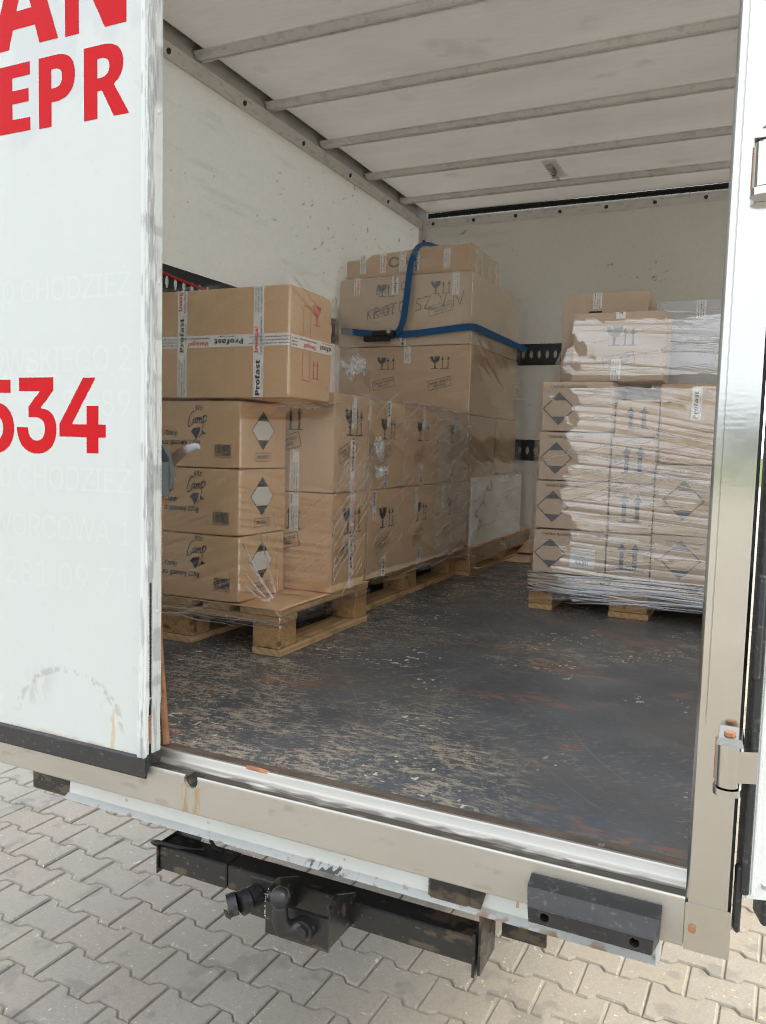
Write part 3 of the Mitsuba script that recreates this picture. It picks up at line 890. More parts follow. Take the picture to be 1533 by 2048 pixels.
obj('tow_ball', man(body), 'black_plastic', tb, smooth=40)
obj('bolt', cat(cyl((-.672, -.012, -.280), (-.672, -.034, -.280), .013, 6), cyl((-.672, -.006, -.280), (-.672, -.028, -.280), .0205, 24)), 'tow_paint', tb, smooth=25)
so = obj('trailer_socket', cat(cyl((-.812, .032, -.272), (-.820, .008, -.275), .022, 26), cyl((-.820, .008, -.275), (-.828, -.008, -.278), .0245, 26), bx(-.83, -.772, .03, .036, -.322, -.238, .002)), 'rubber', tb, smooth=30)
obj('socket_lid', cat(cyl((-.838, -.004, -.281), (-.852, -.016, -.285), .0225, 24), hull([(-.866, -.012, -.298), (-.846, -.016, -.304), (-.862, -.008, -.316), (-.850, -.008, -.318), (-.866, -.008, -.300), (-.850, -.006, -.310)])), 'rubber', so, smooth=30)
pl = bx(-.800, -.773, .0285, .0295, -.318, -.245)
obj('type_plate', pl, 'black_plastic', so)
V = []
for i, s in enumerate(('e20 55R-01 1047', 'D 8.5 kN  S 75 kg', 'A50-X   0411')):
    v, f = flat([text(s, .0055, 'inter', 650, size=48)])
    V.append(trimesh.Trimesh(np.c_[-.775 - .0075 * i - v[:, 1] * .8, np.full(len(v), .0280), -.315 + v[:, 0] * 1.0][:, [0, 1, 2]], f, process=False))
obj('plate_lettering', cat(*V), 'paper_white', so)

# chassis and rear wheels, ahead of what the sill leaves in view
for x in (-1.42, -.62):
    obj('chassis_rail', bx(x, x + .06, .75, YB, -.26, -.10), 'tow_paint', truck)
for x0, x1 in ((-1.98, -1.74), (-.26, -.02)):
    w = obj('wheel', cyl((x0, 2.45, GZ + .37), (x1, 2.45, GZ + .37), .37, 40), 'rubber', truck, smooth=30)
    obj('rim', cyl((x0 - .004, 2.45, GZ + .37), (x1 + .004, 2.45, GZ + .37), .22, 28), 'white_paint', w)
obj('axle', cyl((-1.8, 2.45, GZ + .37), (-.2, 2.45, GZ + .37), .06, 14), 'tow_paint', truck)

# ceiling lamp
cl = obj('ceiling_lamp', bx(-1.055, -.975, 2.955, 3.225, ZC - .013, ZC - .0005, .003), 'lamp_plastic', truck, label='broken ceiling lamp base without its cover, wires hanging')
obj('lamp_socket', cat(cyl((-1.02, 3.00, ZC - .013), (-1.02, 3.00, ZC - .04), .014, 14), cyl((-1.02, 3.12, ZC - .013), (-1.02, 3.12, ZC - .045), .016, 14), bx(-1.035, -1.005, 3.0, 3.12, ZC - .024, ZC - .013, .003)), 'zinc', cl)
obj('wire', cat(tube(spline([(-1.0, 3.0, ZC - .03), (-.992, 3.02, ZC - .050), (-1.0, 3.05, ZC - .055), (-1.02, 3.08, ZC - .046), (-1.04, 3.10, ZC - .03)], 24), .0018, 6), tube(spline([(-1.02, 3.13, ZC - .03), (-1.0, 3.15, ZC - .05), (-1.01, 3.12, ZC - .055)], 16), .0018, 6)), 'black_plastic', cl)

# ---------------------------------------------------------------- print
def glass_symbol(h):
    w = .42 * h
    bowl = Polygon([(-w, h), (-.93 * w, .78 * h), (-.75 * w, .62 * h), (-.40 * w, .50 * h), (0, .45 * h), (.40 * w, .50 * h), (.75 * w, .62 * h), (.93 * w, .78 * h), (w, h)])
    crack = Polygon([(-.55 * w, 1.02 * h), (-.25 * w, .84 * h), (-.42 * w, .83 * h), (-.10 * w, .70 * h), (-.22 * w, .86 * h), (-.02 * w, .88 * h), (-.28 * w, 1.02 * h)])
    return unary_union([bowl.difference(crack), sbox(-.06 * h, .04 * h, .06 * h, .48 * h), sbox(-.30 * h, 0, .30 * h, .06 * h)])


def arrows_symbol(h, gap=.42, t=.045, head=.13):
    out = [sbox(-(gap / 2 + .16) * h, 0, (gap / 2 + .16) * h, .045 * h)]
    for s in (-1, 1):
        x = s * gap / 2 * h
        out += [sbox(x - t * h, .04 * h, x + t * h, .8 * h), Polygon([(x - head * h, .72 * h), (x + head * h, .72 * h), (x, h)])]
    return unary_union(out)


def frame(w, h, t):
    return sbox(0, 0, w, h).difference(sbox(t, t, w - t, h - t))


def stamp(w, h, rot=18, t=.0022):
    a = fit(text('OSTROŻNIE - NIE RZUCAĆ', h * .24, 'inter', 600, size=48), .07 * w, .93 * w, .55 * h, .82 * h)
    b = fit(text('ŁATWO TŁUKĄCE', h * .24, 'inter', 600, size=48), .22 * w, .78 * w, .15 * h, .44 * h)
    return affinity.rotate(unary_union([frame(w, h, t), a, b]), rot, origin=(0, 0))


def diamond(w, h, t):
    d = Polygon([(0, h / 2), (w / 2, 0), (0, -h / 2), (-w / 2, 0)])
    i = affinity.scale(d, 1 - t, 1 - t, origin=(0, 0))
    return unary_union([d.difference(i), d.intersection(sbox(-w, .245 * h, w, h)), d.intersection(sbox(-w, -h, w, -.245 * h))])


def barcode(w, h, seed):
    r = random.Random(seed); x = 0; out = []
    while x < w:
        a = r.choice([.4, .4, .8, 1.2]) * w / 42
        out.append(sbox(x, .14 * h, min(x + a, w), h)); x += a + r.choice([.4, .5, .8]) * w / 42
    return unary_union(out + [fit(text('5 901780 031602', .1, 'inter', 500, size=48), -.06 * w, w, -.02 * h, .09 * h)])


def camp_logo(s):
    """Script words over a small tent, s metres wide overall; centred at the foot of the words."""
    t = .028
    L = []
    # Mr.
    L += [[(.34, .66), (.37, .80), (.40, .85), (.41, .78), (.40, .66)], [(.40, .68), (.45, .82), (.48, .85), (.49, .78), (.48, .66)], [(.48, .68), (.53, .82), (.56, .85), (.57, .77), (.57, .68), (.60, .66)],
          [(.63, .80), (.645, .72), (.64, .66)], [(.645, .73), (.67, .80), (.70, .78)]]
    mr = strokes([affinity.scale(LineString(l), 1, 1).coords for l in L], t * .8).union(LineString([(.73, .665), (.735, .665)]).buffer(t * .55))
    C = [[(.31, .60), (.27, .645), (.20, .60), (.10, .44), (.03, .24), (.02, .12), (.07, .06), (.15, .10), (.23, .18)]]
    A = [[(.37, .38), (.30, .385), (.24, .29), (.24, .205), (.29, .20), (.36, .29), (.38, .39)], [(.385, .40), (.365, .27), (.37, .205), (.41, .215), (.44, .26)]]
    M = [[(.44, .40), (.455, .30), (.44, .20)], [(.45, .27), (.50, .385), (.535, .40), (.54, .33), (.53, .205)], [(.535, .28), (.585, .39), (.62, .405), (.625, .33), (.61, .23), (.63, .205), (.66, .235)]]
    Pp = [[(.70, .46), (.705, .30), (.69, .10), (.685, .02)], [(.70, .36), (.75, .47), (.82, .50), (.86, .44), (.83, .31), (.77, .25), (.71, .27)]]
    words = unary_union([mr, strokes(C + A + M + Pp, t * 1.25)])
    words = affinity.translate(words, 0, .38)
    tent = Polygon([(.27, .40), (.43, .425), (.57, .44), (.565, .36), (.53, .24), (.47, .10), (.41, .02), (.375, -.02), (.36, .03), (.30, .13), (.20, .235), (.13, .275), (.20, .325)])
    tent2 = Polygon([(.615, .41), (.66, .33), (.74, .27), (.84, .235), (.76, .195), (.66, .165), (.56, .10), (.48, .02), (.56, .16), (.60, .28)])
    flap = Polygon([(.615, .40), (.60, .30), (.585, .20), (.61, .17), (.63, .28)])
    g = unary_union([words, tent, tent2.difference(flap.buffer(.008))])
    return affinity.scale(affinity.translate(g, -.45, -.4), s / .88, s / .88, origin=(0, 0))


# one period of the printed tape, s along it, t across (0 to 1)
TP, TW = .40, .036


def _tape_print():
    blk = [fit(text('Profast', 1, 'noto', 900, 75), .005, .108, .34 * TW, .80 * TW), fit(text('hurtownia', 1, 'inter', 600, size=48), .03, .09, .10 * TW, .20 * TW),
           fit(text('Taśma zabezpieczająca', 1, 'inter', 600, size=48), .122, .232, .14 * TW, .34 * TW)]
    for i, s in enumerate(('W przypadku uszkodzenia taśmy lub śladów', 'umożliwiających dostęp do wnętrza paczki', 'prosimy sprawdzić zawartość i spisać protokół')):
        blk.append(fit(text(s, 1, 'inter', 620, size=48), .244, .385 - .012 * (i % 2), (.70 - .26 * i) * TW, (.87 - .26 * i) * TW))
    red = [fit(text('Uwaga!', 1, 'noto', 800, 80), .130, .205, .44 * TW, .88 * TW)]
    return unary_union(blk), unary_union(red)


TAPE_BLACK, TAPE_RED = _tape_print()


def tape_piece(axis, c, a, b, flip=False, phase=0.0):
    """A strip of tape in face coordinates (u, v): along axis 'u' or 'v' from a to b, centred at c. flip: reads the other way."""
    L = b - a
    out = []
    for g in (TAPE_BLACK, TAPE_RED):
        parts = [affinity.translate(g, k * TP - phase, 0) for k in range(-1, int((L + phase) / TP) + 2)]
        s = unary_union(parts).intersection(sbox(.002, 0, L - .002, TW))
        if flip:
            s = affinity.rotate(s, 180, origin=(L / 2, TW / 2))
        if axis == 'u':
            s = affinity.translate(s, a, c - TW / 2)
        else:
            s = affinity.translate(affinity.rotate(s, 90, origin=(0, 0)), c + TW / 2, a)
        out.append(s)
    return (axis, c, a, b), out[0], out[1]


# ---------------------------------------------------------------- cartons
def carton_faces(c, h, yaw, seed, amp):
    ca, sa = math.cos(yaw), math.sin(yaw)
    off = np.array([seed * 3.17 % 19, seed * 7.3 % 23, seed * 1.9 % 17])

    def place(q):
        return np.c_[q[:, 0] * ca - q[:, 1] * sa + c[0], q[:, 0] * sa + q[:, 1] * ca + c[1], q[:, 2] + c[2]]

    def disp(q):
        return amp * 2 * (meshkit.fbm(q * 5.0 + off, 2, 2) - .5)

    def rear(v, lift):
        q = np.c_[v[:, 0] - h[0], np.full(len(v), -h[1]), v[:, 1] - h[2]]
        q[:, 1] -= disp(q) + lift
        return place(q)

    def side(v, lift):
        q = np.c_[np.full(len(v), h[0]), v[:, 0] - h[1], v[:, 1] - h[2]]
        q[:, 0] += disp(q) + lift
        return place(q)

    return place, disp, rear, side


def round_box(h, r, step):
    ax = []
    for k in range(3):
        n = max(1, int(round((2 * h[k] - 2 * r) / step)))
        ax.append(np.r_[-h[k], -h[k] + .35 * r, np.linspace(-h[k] + r, h[k] - r, n + 1), h[k] - .35 * r, h[k]])
    V, F, at_ = [], [], 0
    for k in range(3):
        i, j = [m for m in range(3) if m != k]
        A, B = np.meshgrid(ax[i], ax[j], indexing='ij')
        for s in (-1, 1):
            p = np.zeros(A.shape + (3,)); p[..., i], p[..., j], p[..., k] = A, B, s * h[k]
            na, nb = A.shape
            idx = np.arange(na * nb).reshape(na, nb) + at_
            q = np.stack([idx[:-1, :-1], idx[1:, :-1], idx[1:, 1:], idx[:-1, 1:]], -1).reshape(-1, 4)
            f = np.vstack([q[:, [0, 1, 2]], q[:, [0, 2, 3]]])
            if (s > 0) != (k != 1):
                f = f[:, ::-1]
            V.append(p.reshape(-1, 3)); F.append(f); at_ += na * nb
    v, f = np.vstack(V), np.vstack(F)
    c = np.clip(v, -(np.array(h) - r), np.array(h) - r)
    d = v - c
    d /= np.linalg.norm(d, axis=1, keepdims=True)
    m = trimesh.Trimesh(c + d * r, f, process=False)
    m.merge_vertices()
    return m


count = [0]


def carton(label, x0, x1, y0, y1, z0, z1, mat, marks=(), tapes=(), yaw=0.0, amp=.0014, r=.004, name='cardboard_carton', category='box', group=None, top=None):
    """marks: (face, ink, geometry in face coordinates, part name); tapes: (face, tape_piece)."""
    count[0] += 1
    seed = count[0]
    c, h = np.array([(x0 + x1) / 2, (y0 + y1) / 2, (z0 + z1) / 2]), np.array([(x1 - x0) / 2, (y1 - y0) / 2, (z1 - z0) / 2])
    place, disp, rear, side = carton_faces(c, h, yaw, seed, amp)
    m = round_box(h, r, .035)
    v = np.array(m.vertices)
    inn = np.clip(v, -(h - r), h - r)
    d = (v - inn); d /= np.linalg.norm(d, axis=1, keepdims=True)
    v = v + d * disp(v)[:, None]
    rr = np.random.default_rng(seed)
    for _ in range(3):
        cn = h * rr.choice([-1, 1], 3)
        v -= np.sign(cn) * (rr.uniform(.001, .004) * np.exp(-np.linalg.norm(v - cn, axis=1) / .022))[:, None]
    if top is not None:
        v = top(v, h)
    m.vertices = place(v)
    if np.linalg.det(np.eye(3)) and m.volume < 0:
        m.invert()
    key = thing(name, label, category, group)
    obj('body', m, mat, key, smooth=30)
    faces = {'rear': rear, 'side': side}
    for face, ink, g, part in marks:
        v2, f2 = flat([g] if not isinstance(g, list) else g)
        tri = trimesh.Trimesh(faces[face](v2, .0013), f2, process=False)
        obj(part, tri, ink, key)
    for face, ((axis, cc, a, b), blk, red) in tapes:
        n = max(1, int((b - a) / .035))
        s = np.linspace(a, b, n + 1); t = np.array([cc - TW / 2, cc, cc + TW / 2])
        S, Q = np.meshgrid(s, t, indexing='ij')
        uv = np.c_[S.ravel(), Q.ravel()] if axis == 'u' else np.c_[Q.ravel(), S.ravel()]
        idx = np.arange(S.size).reshape(S.shape)
        q = np.stack([idx[:-1, :-1], idx[1:, :-1], idx[1:, 1:], idx[:-1, 1:]], -1).reshape(-1, 4)
        tape = obj('tape', trimesh.Trimesh(faces[face](uv, .0018), np.vstack([q[:, [0, 1, 2]], q[:, [0, 2, 3]]]), process=False), 'tape_white', key, smooth=True)
        for g, ink, nm in ((blk, 'ink_black', 'black_lettering'), (red, 'ink_red', 'red_lettering')):
            if polys_of(g):
                v2, f2 = flat([g])
                obj(nm, trimesh.Trimesh(faces[face](v2, .0024), f2, process=False), ink, tape)
    return key


# ---------------------------------------------------------------- pallets
def pallet(label, x0, y0, W, L, yaw=0, rear_only=False):
    """W across the truck with three runners along L (into the truck)."""
    key = thing('wooden_pallet', label, 'pallet', 'wooden pallets under the stacks')
    seed = random.Random(int((x0 + 5) * 100 + y0 * 10))
    j = lambda s=.003: seed.uniform(-s, s)
    runs = [(0, .10), (W / 2 - .0725, W / 2 + .0725), (W - .10, W)]
    ys = [(0, .10), (L - .10, L)] if L < .9 else [(0, .10), (L / 2 - .0725, L / 2 + .0725), (L - .10, L)]
    for a, b in runs:
        obj('runner', bx(x0 + a + j(), x0 + b + j(), y0 + j(), y0 + L + j(), .0006, .022, .0015), 'plank_wood', key)
        for c, d in ys:
            obj('block', bx(x0 + a + .002 + j(), x0 + b - .002 + j(), y0 + c + .004 + j(), y0 + d - .002 + j(), .0225, .0995, .003), 'block_wood', key)
    for c, d in ys:
        obj('stringer', bx(x0 + j(), x0 + W + j(), y0 + c + j(), y0 + d + j(), .100, .1215, .0015), 'cross_wood', key)
    n = 5 if L >= .9 else 5
    wd = [.145, .10, .145, .10, .145]
    gap = (W - sum(wd)) / 4
    x = x0
    for w in wd:
        obj('deck_board', bx(x, x + w, y0 + j(), y0 + L + j(), .122, .1435, .0015), 'plank_wood', key)
        x += w + gap
    return key


pallet('half-size wooden pallet under the gas cartridge cartons, nearest the closed door', -2.008, .728, .80, .60)
pallet('wooden pallet behind the front left one, under the fragile cartons along the left wall', -2.085, 1.335, .80, 1.155)
pallet('wooden pallet in the far left corner under the tall strapped stack', -2.015, 2.508, .80, 1.16)
pallet('wooden pallet on the right under the pool chemical cartons', -.752, 1.886, .785, 1.15)

k = thing('cardboard_sheet', 'flat cardboard sheet lying between the front left pallet and its cartons', 'cardboard sheet')
sh = round_box(np.array([.404, .302, .0016]), .0012, .06)
v = np.array(sh.vertices); v[:, 2] += .0022 * (meshkit.fbm(np.c_[v[:, 0] * 6, v[:, 1] * 6, np.zeros(len(v))], 2, 3) - .5) - .006 * np.clip(np.abs(v[:, 1]) / .302 - .93, 0, 1) / .07 * .4
sh.vertices = v + np.array([-1.607, 1.027, .1475])
obj('sheet', sh, 'kraft_warm', k, smooth=30)

# ---- front left stack: three gas cartridge cartons, one big taped carton, two fragile cartons
CW = .395
for i, (z0, z1) in enumerate(((.1505, .353), (.3565, .559), (.5625, .767))):
    dz = z1 - z0
    u0 = lambda x: x - (-1.357 - CW)
    rear = unary_union([at(camp_logo(.075), u0(-1.513), .128 - .004 * i), at(fit(text('Mr. Camp', 1, 'noto', 700, 62), 0, .082, 0, .021), u0(-1.591) - .082, .092), at(fit(text('Kartusz gazowy 225g', 1, 'noto', 700, 62), 0, .185, 0, .021), u0(-1.504) - .185, .064),
                        at(barcode(.060, .040, 3), u0(-1.448), .032)])
    side = unary_union([at(diamond(.128, .122, .06), .125, .118), at(frame(.085, .027, .0016), .083, .022), at(fit(text('UN 2037', 1, 'inter', 600), 0, .066, 0, .0125), .0925, .0295)])
    face = at(Polygon([(0, .057), (.030, .0285), (.030, -.0285), (0, -.057), (-.030, -.0285), (-.030, .0285)]), .125, .118)
    white = Polygon([(0, .059), (.0615, 0), (0, -.059), (-.0615, 0)]).intersection(sbox(-1, -.0295, 1, .0295))
    carton(['bottom of three gas cartridge cartons stacked on the front left pallet', 'middle of three gas cartridge cartons on the front left pallet', 'topmost of three gas cartridge cartons, right under the big taped carton'][i],
           -1.357 - CW, -1.357 + .002 * (i % 2), .723 - .002 * (i == 1), .985, z0, z1, 'kraft_warm',
           marks=[('rear', 'ink_navy', rear, 'print'), ('side', 'ink_black', side, 'hazard_mark'), ('side', 'print_white', at(white, .125, .118), 'mark_ground')], yaw=(.006, -.008, .004)[i], amp=.0022)

# big taped carton on top
W0, W1 = -1.80, -1.178
ur = lambda x: x - W0
carton('large carton with crossed printed tapes lying across the gas cartridge cartons', W0, W1, .706, .955, .775, 1.098, 'kraft_warm',
       marks=[('side', 'stamp_red', unary_union([at(frame(.045, .22, .002), .070, .055), at(arrows_symbol(.055), .150, .065), at(affinity.scale(glass_symbol(.06), 1, 1), .150, .225)]), 'red_print')],
       tapes=[('rear', tape_piece('v', ur(-1.560), .002, .321, False, .27)), ('rear', tape_piece('v', ur(-1.285), .002, .321, False, .0)), ('rear', tape_piece('u', .168, .10, W1 - W0, True, .245)), ('side', tape_piece('u', .165, 0, .249, True, .03))],
       yaw=.015, amp=.002)

fr_side = lambda: unary_union([at(glass_symbol(.088), .110, .190), at(arrows_symbol(.088, .36, .03), .178, .190), at(stamp(.130, .048, 20), .045, .095)])
fr_rear = unary_union([at(arrows_symbol(.075, .45, .05), .187, .205), at(stamp(.130, .050, 14), .088, .120)])
NW = .335
for i, (z0, z1) in enumerate(((.1505, .481), (.484, .812))):
    carton(['lower fragile carton behind the gas cartridge cartons, front left stack', 'upper fragile carton behind the gas cartridge cartons, under the bunched film'][i], -1.196 - NW, -1.196, 1.021, 1.272, z0, z1, 'kraft_warm' if i == 0 else 'kraft_brown',
           marks=[('rear', 'ink_black', fr_rear, 'print'), ('side', 'ink_black', fr_side(), 'print')],
           tapes=[('side', tape_piece('v', .135, .0, .175, True, .0)), ('side', tape_piece('v', .138, .215, .329, True, .1 + .1 * i)), ('rear', tape_piece('v', .188, .0 if i else .2, .14 if i else .329, True, .2))], amp=.0018)
carton('plain carton behind the bunched film at the wall side of the front left stack', -1.99, -1.545, 1.00, 1.29, .1505, .76, 'kraft_brown')

# ---- second stack along the left wall
fx = -1.222
cols = ((1.337, 1.652), (1.656, 2.046), (2.05, 2.43))
names2 = [['lower fragile carton at the near end of the second left stack', 'lower fragile carton in the middle of the second left stack', 'lower carton at the far end of the second left stack, under hazy film'],
          ['upper fragile carton at the near end of the second left stack', 'upper fragile carton in the middle of the second left stack', 'upper carton at the far end of the second left stack, under hazy film']]
for j in (0, 1):
    for i, (y0, y1) in enumerate(cols):
        z0, z1 = ((.1455, .479), (.482, .808))[j]
        L = y1 - y0
        mk = unary_union([at(glass_symbol(.078), L * .42, .185), at(arrows_symbol(.072, .40, .03), L * .42 + .075, .187), at(stamp(.120, .046, 20), L * .42 - .045, .085)])
        carton(names2[j][i], fx - .40, fx - .001 * i, y0, y1, z0, z1, ['kraft_brown', 'kraft_brown', 'kraft_grey'][i],
               marks=[('side', 'ink_black' if i < 2 else 'ink_faded', mk, 'print')],
               tapes=[('side', tape_piece('v', L * (.52 if j else .16 + .2 * (i == 1)), .235 if j else .22, .329, True, .05 + .11 * i)), ('side', tape_piece('v', L * .47, .0, .085 if j else .075, False, .04))], amp=.0018)
        if i < 2:
            carton(['plain carton at the wall in the second left stack, lower near one', 'plain carton at the wall in the second left stack, lower middle one', 'plain carton at the wall in the second left stack, upper near one', 'plain carton at the wall in the second left stack, upper middle one'][2 * j + i],
                   -2.01, fx - .405, y0, y1, z0, z1, 'kraft_brown')

# ---- tall strapped stack in the far left corner
tx0, tx1, ty0, ty1 = -1.98, -1.246, 2.505, 3.36
fr3 = lambda dv: unary_union([at(glass_symbol(.062), .250, .235 + dv), at(arrows_symbol(.06, .5, .035), .300, .235 + dv), at(stamp(.125, .048, 13), .205, .125 + dv), at(glass_symbol(.062), .545, .235 + dv), at(arrows_symbol(.06, .5, .035), .600, .235 + dv), at(stamp(.125, .048, 13), .515, .125 + dv)])
for z0, z1, lab in ((.1455, .466, 'bottom carton of the tall strapped stack in the far left corner'), (.469, .806, 'second carton from the floor in the tall strapped stack')):
    carton(lab, tx0, tx1 - .004, ty0 + .01, ty0 + .45, z0, z1, 'kraft_brown', amp=.002)
carton('brown carton low at the back of the tall strapped stack, behind the white board', tx0 + .1, tx1 - .012, ty0 + .47, ty1 + .12, .1455, .50, 'kraft_brown', amp=.003)
carton('white board standing on edge along the foot of the tall strapped stack, under film', tx1 - .001, tx1 + .012, ty0 + .05, ty1 + .13, .115, .492, 'board_white', amp=.002, name='white_board', category='board')
carton('dark brown carton at the back of the tall strapped stack, at middle height', tx0 + .1, tx1, ty0 + .47, ty1, .503, .806, 'kraft_brown', amp=.002)
carton('fragile carton under the blue strap, third from the floor in the tall stack', tx0, tx1, ty0, ty1 - .03, .809, 1.150, 'kraft_brown', marks=[('rear', 'ink_black', fr3(-.01), 'print')],
       tapes=[('rear', tape_piece('v', .392, .255, .34, False, .24))], amp=.003)
hand = []


def hw(lines, u, v, s):
    return [[(u + a * s, v + b * s) for a, b in l] for l in lines]


LET = {'B': [[(0, 0), (.05, 1), (.38, .92), (.40, .68), (.08, .52), (.45, .42), (.42, .10), (0, .02)]], 'R': [[(0, 0), (.04, 1), (.40, .92), (.38, .62), (.04, .50), (.50, .0)]], 'I': [[(0, 0), (.03, 1)]],
       'C': [[(.5, .95), (.2, .9), (.0, .5), (.1, .08), (.5, .05)]], 'O': [[(.3, 1), (.05, .75), (.02, .3), (.25, .0), (.55, .25), (.55, .75), (.3, 1)]], 'K': [[(0, 0), (.06, 1)], [(.5, 1), (.05, .48), (.5, .05)]],
       'T': [[(-.1, .95), (.6, 1)], [(.25, .97), (.2, 0)]], 'S': [[(.6, 1), (.2, .95), (.1, .65), (.5, .45), (.5, .15), (.0, .0)]], 'Z': [[(.0, .95), (.55, 1), (.05, .05), (.7, .1)]], 'Y': [[(.0, 1), (.25, .5)], [(.6, 1), (.3, .0)]], 'N': [[(0, 0), (.05, 1), (.5, .05), (.75, 1)]]}
x = 0
for i, ch in enumerate('BRICO'):
    hand += hw(LET[ch], .218 + .034 * i, .262 + .004 * i, .044)
for i, ch in enumerate('KROTOSZYN'):
    hand += hw(LET[ch], (.168, .209, .258, .299, .345, .435, .482, .563, .640)[i], .140 + .006 * i, .050 + .0025 * i)
carton('carton with handwritten town name, second from the top of the tall strapped stack', tx0 - .006, tx1 - .006, ty0 - .004, ty1 - .02, 1.153, 1.505, 'kraft_grey',
       marks=[('rear', 'ink_faded', fr3(.015), 'print'), ('rear', 'marker_ink', strokes(hand, .0032), 'handwriting')],
       tapes=[('rear', tape_piece('v', .105, .265, .352, True, .12)), ('rear', tape_piece('v', .322, .26, .352, True, .02)), ('rear', tape_piece('v', .650, .24, .352, False, .26)), ('rear', tape_piece('v', .375, .0, .055, False, .0))], amp=.003)


def sag(v, h):
    v = v.copy()
    n = meshkit.fbm(v * 7 + 3, 3, 8) - .5
    up = np.clip((v[:, 2] + h[2]) / (2 * h[2]), 0, 1)
    v[:, 2] += up * (n * .045 - .022 * (v[:, 0] < -.2) + .012 * np.clip(v[:, 0] / .3, -1, 1))
    v[:, 1] += up * n * .016
    v[:, 0] += n * .016
    return v


carton('crumpled low carton with many tape strips, on top of the tall strapped stack', tx0 + .022, tx1 - .022, ty0 + .012, ty0 + .49, 1.508, 1.636, 'kraft_brown',
       marks=[('rear', 'ink_faded', at(text('ICAR', .05, 'inter', 500, xs=1.3), .21, .045), 'print')],
       tapes=[('rear', tape_piece('v', u, .02, .115, f, p)) for u, f, p in ((.10, False, .26), (.215, True, .12), (.325, False, .25), (.40, True, .0), (.565, False, .27))] + [('side', tape_piece('v', u, .0, .12, False, .25)) for u in (.07, .17, .27, .40)],
       amp=.006, r=.012, top=sag)

# ---- right pallet: pool chemical cartons
rows = ((.1525, .327), (.333, .522), (.526, .715), (.7195, .912))
rn = ['bottom', 'second', 'third', 'topmost']
ch1 = lambda: unary_union([at(text('CHEMIA BASENOWA', .0105, 'inter', 520, xs=.98), .035, .166)])
dm = lambda: at(diamond(.130, .128, .09), .068, .087)
for i, (z0, z1) in enumerate(rows):
    s = (z1 - z0) / .19
    mk = [('rear', 'ink_faded' if i == 3 else 'ink_black', affinity.scale(ch1(), 1, s, origin=(0, 0)), 'lettering'), ('rear', 'ink_faded', affinity.scale(dm(), 1, s, origin=(0, 0)), 'hazard_mark')]
    if i == 0:
        mk.append(('rear', 'paper_white', sbox(.150, .030, .247, .108), 'label'))
    key = carton(f'{rn[i]} pool chemical carton in the left column of the right pallet', -.742 + .004 * i, -.457, 1.890 - .003 * (i % 2), 2.19, z0, z1, 'kraft_grey', marks=mk, amp=.0022)
    if i == 0:
        lab = unary_union([at(text('PODCHLORYN SODU', .0055, 'inter', 600, size=48), .172, .080), at(text('20 kg', .0055, 'inter', 600, size=48), .19, .070), barcode(.05, .018, 9).buffer(0) if False else at(barcode(.05, .018, 9), .172, .042)])
        place, disp, rear, side = carton_faces(np.array([(-.742 - .457) / 2, (1.890 + 2.19) / 2, (z0 + z1) / 2]), np.array([(.742 - .457) / 2, .15, (z1 - z0) / 2]), 0, count[0], .0022)
        v2, f2 = flat([lab])
        obj('label_print', trimesh.Trimesh(rear(v2, .0019), f2, process=False), 'ink_faded', key + '__label')
arr = lambda: at(arrows_symbol(.112, .44, .07, .16), .082, .04)
for i, (z0, z1) in enumerate(((.1525, .327), (.333, .522), (.526, .70), (.703, .846))):
    carton(f'{rn[i]} arrow-marked carton in the middle column of the right pallet', -.452, -.290, 1.893 + (.05 if i == 3 else 0), 2.19, z0, z1, 'kraft_grey' if i < 3 else 'kraft_brown', marks=[('rear', 'ink_faded', affinity.scale(arr(), 1, (z1 - z0) / .19, origin=(0, 0)), 'arrow_mark')], amp=.002)
for i, (z0, z1) in enumerate(((.1525, .335), (.338, .600), (.604, .905))):
    mk = [('rear', 'ink_faded', at(diamond(.150, .150, .08), .105, (z1 - z0) * .5), 'hazard_mark'), ('rear', 'ink_faded', at(text('CHEMIA BASENOWA', .0105, 'inter', 520, xs=.98), .05, (z1 - z0) - .03), 'lettering')] if i < 2 else []
    tp_ = [('rear', tape_piece('v', .128, .165, .292, False, .0))] if i == 2 else []
    carton(['bottom carton beside the steel post on the right pallet', 'diamond-marked carton beside the steel post on the right pallet', 'dark brown taped carton beside the steel post on the right pallet'][i], -.287, .030, 1.896 + (.05 if i == 2 else 0), 2.19, z0, z1, 'kraft_grey' if i < 2 else 'kraft_brown', marks=mk, tapes=tp_, amp=.002)
for i, (z0, z1) in enumerate(((.1455, .53), (.533, .905))):
    carton(['lower plain carton at the back of the right pallet', 'upper plain carton at the back of the right pallet'][i], -.74, .03, 2.2, 2.98, z0, z1, 'kraft_brown')
carton('open-edged carton with a faded glass mark standing on the pool chemical cartons', -.632, -.284, 1.945, 2.16, .918, 1.183, 'kraft_grey',
       marks=[('rear', 'ink_faded', unary_union([at(glass_symbol(.075), .160, .135), at(arrows_symbol(.07), .215, .135), at(stamp(.12, .045, 12), .125, .045)]), 'print')],
       tapes=[('rear', tape_piece('v', .180, .238, .264, True, .1)), ('rear', tape_piece('v', .170, .005, .085, False, .25))], yaw=.012, amp=.002)
carton('taller carton behind the open-edged one on the right pallet', -.735, -.385, 2.205, 2.5, .908, 1.310, 'kraft_grey', marks=[('rear', 'ink_black', unary_union([sbox(.11, .315, .165, .325), at(arrows_symbol(.06), .20, .255)]), 'print')],
       tapes=[('rear', tape_piece('v', .145, .335, .40, False, .25))], amp=.002)
carton('grey film-wrapped bundle beside the steel post, top of the right pallet', -.345, .025, 2.215, 2.6, .908, 1.262, 'bundle_grey', tapes=[('rear', tape_piece('v', .165, .27, .352, False, .25))], amp=.003)

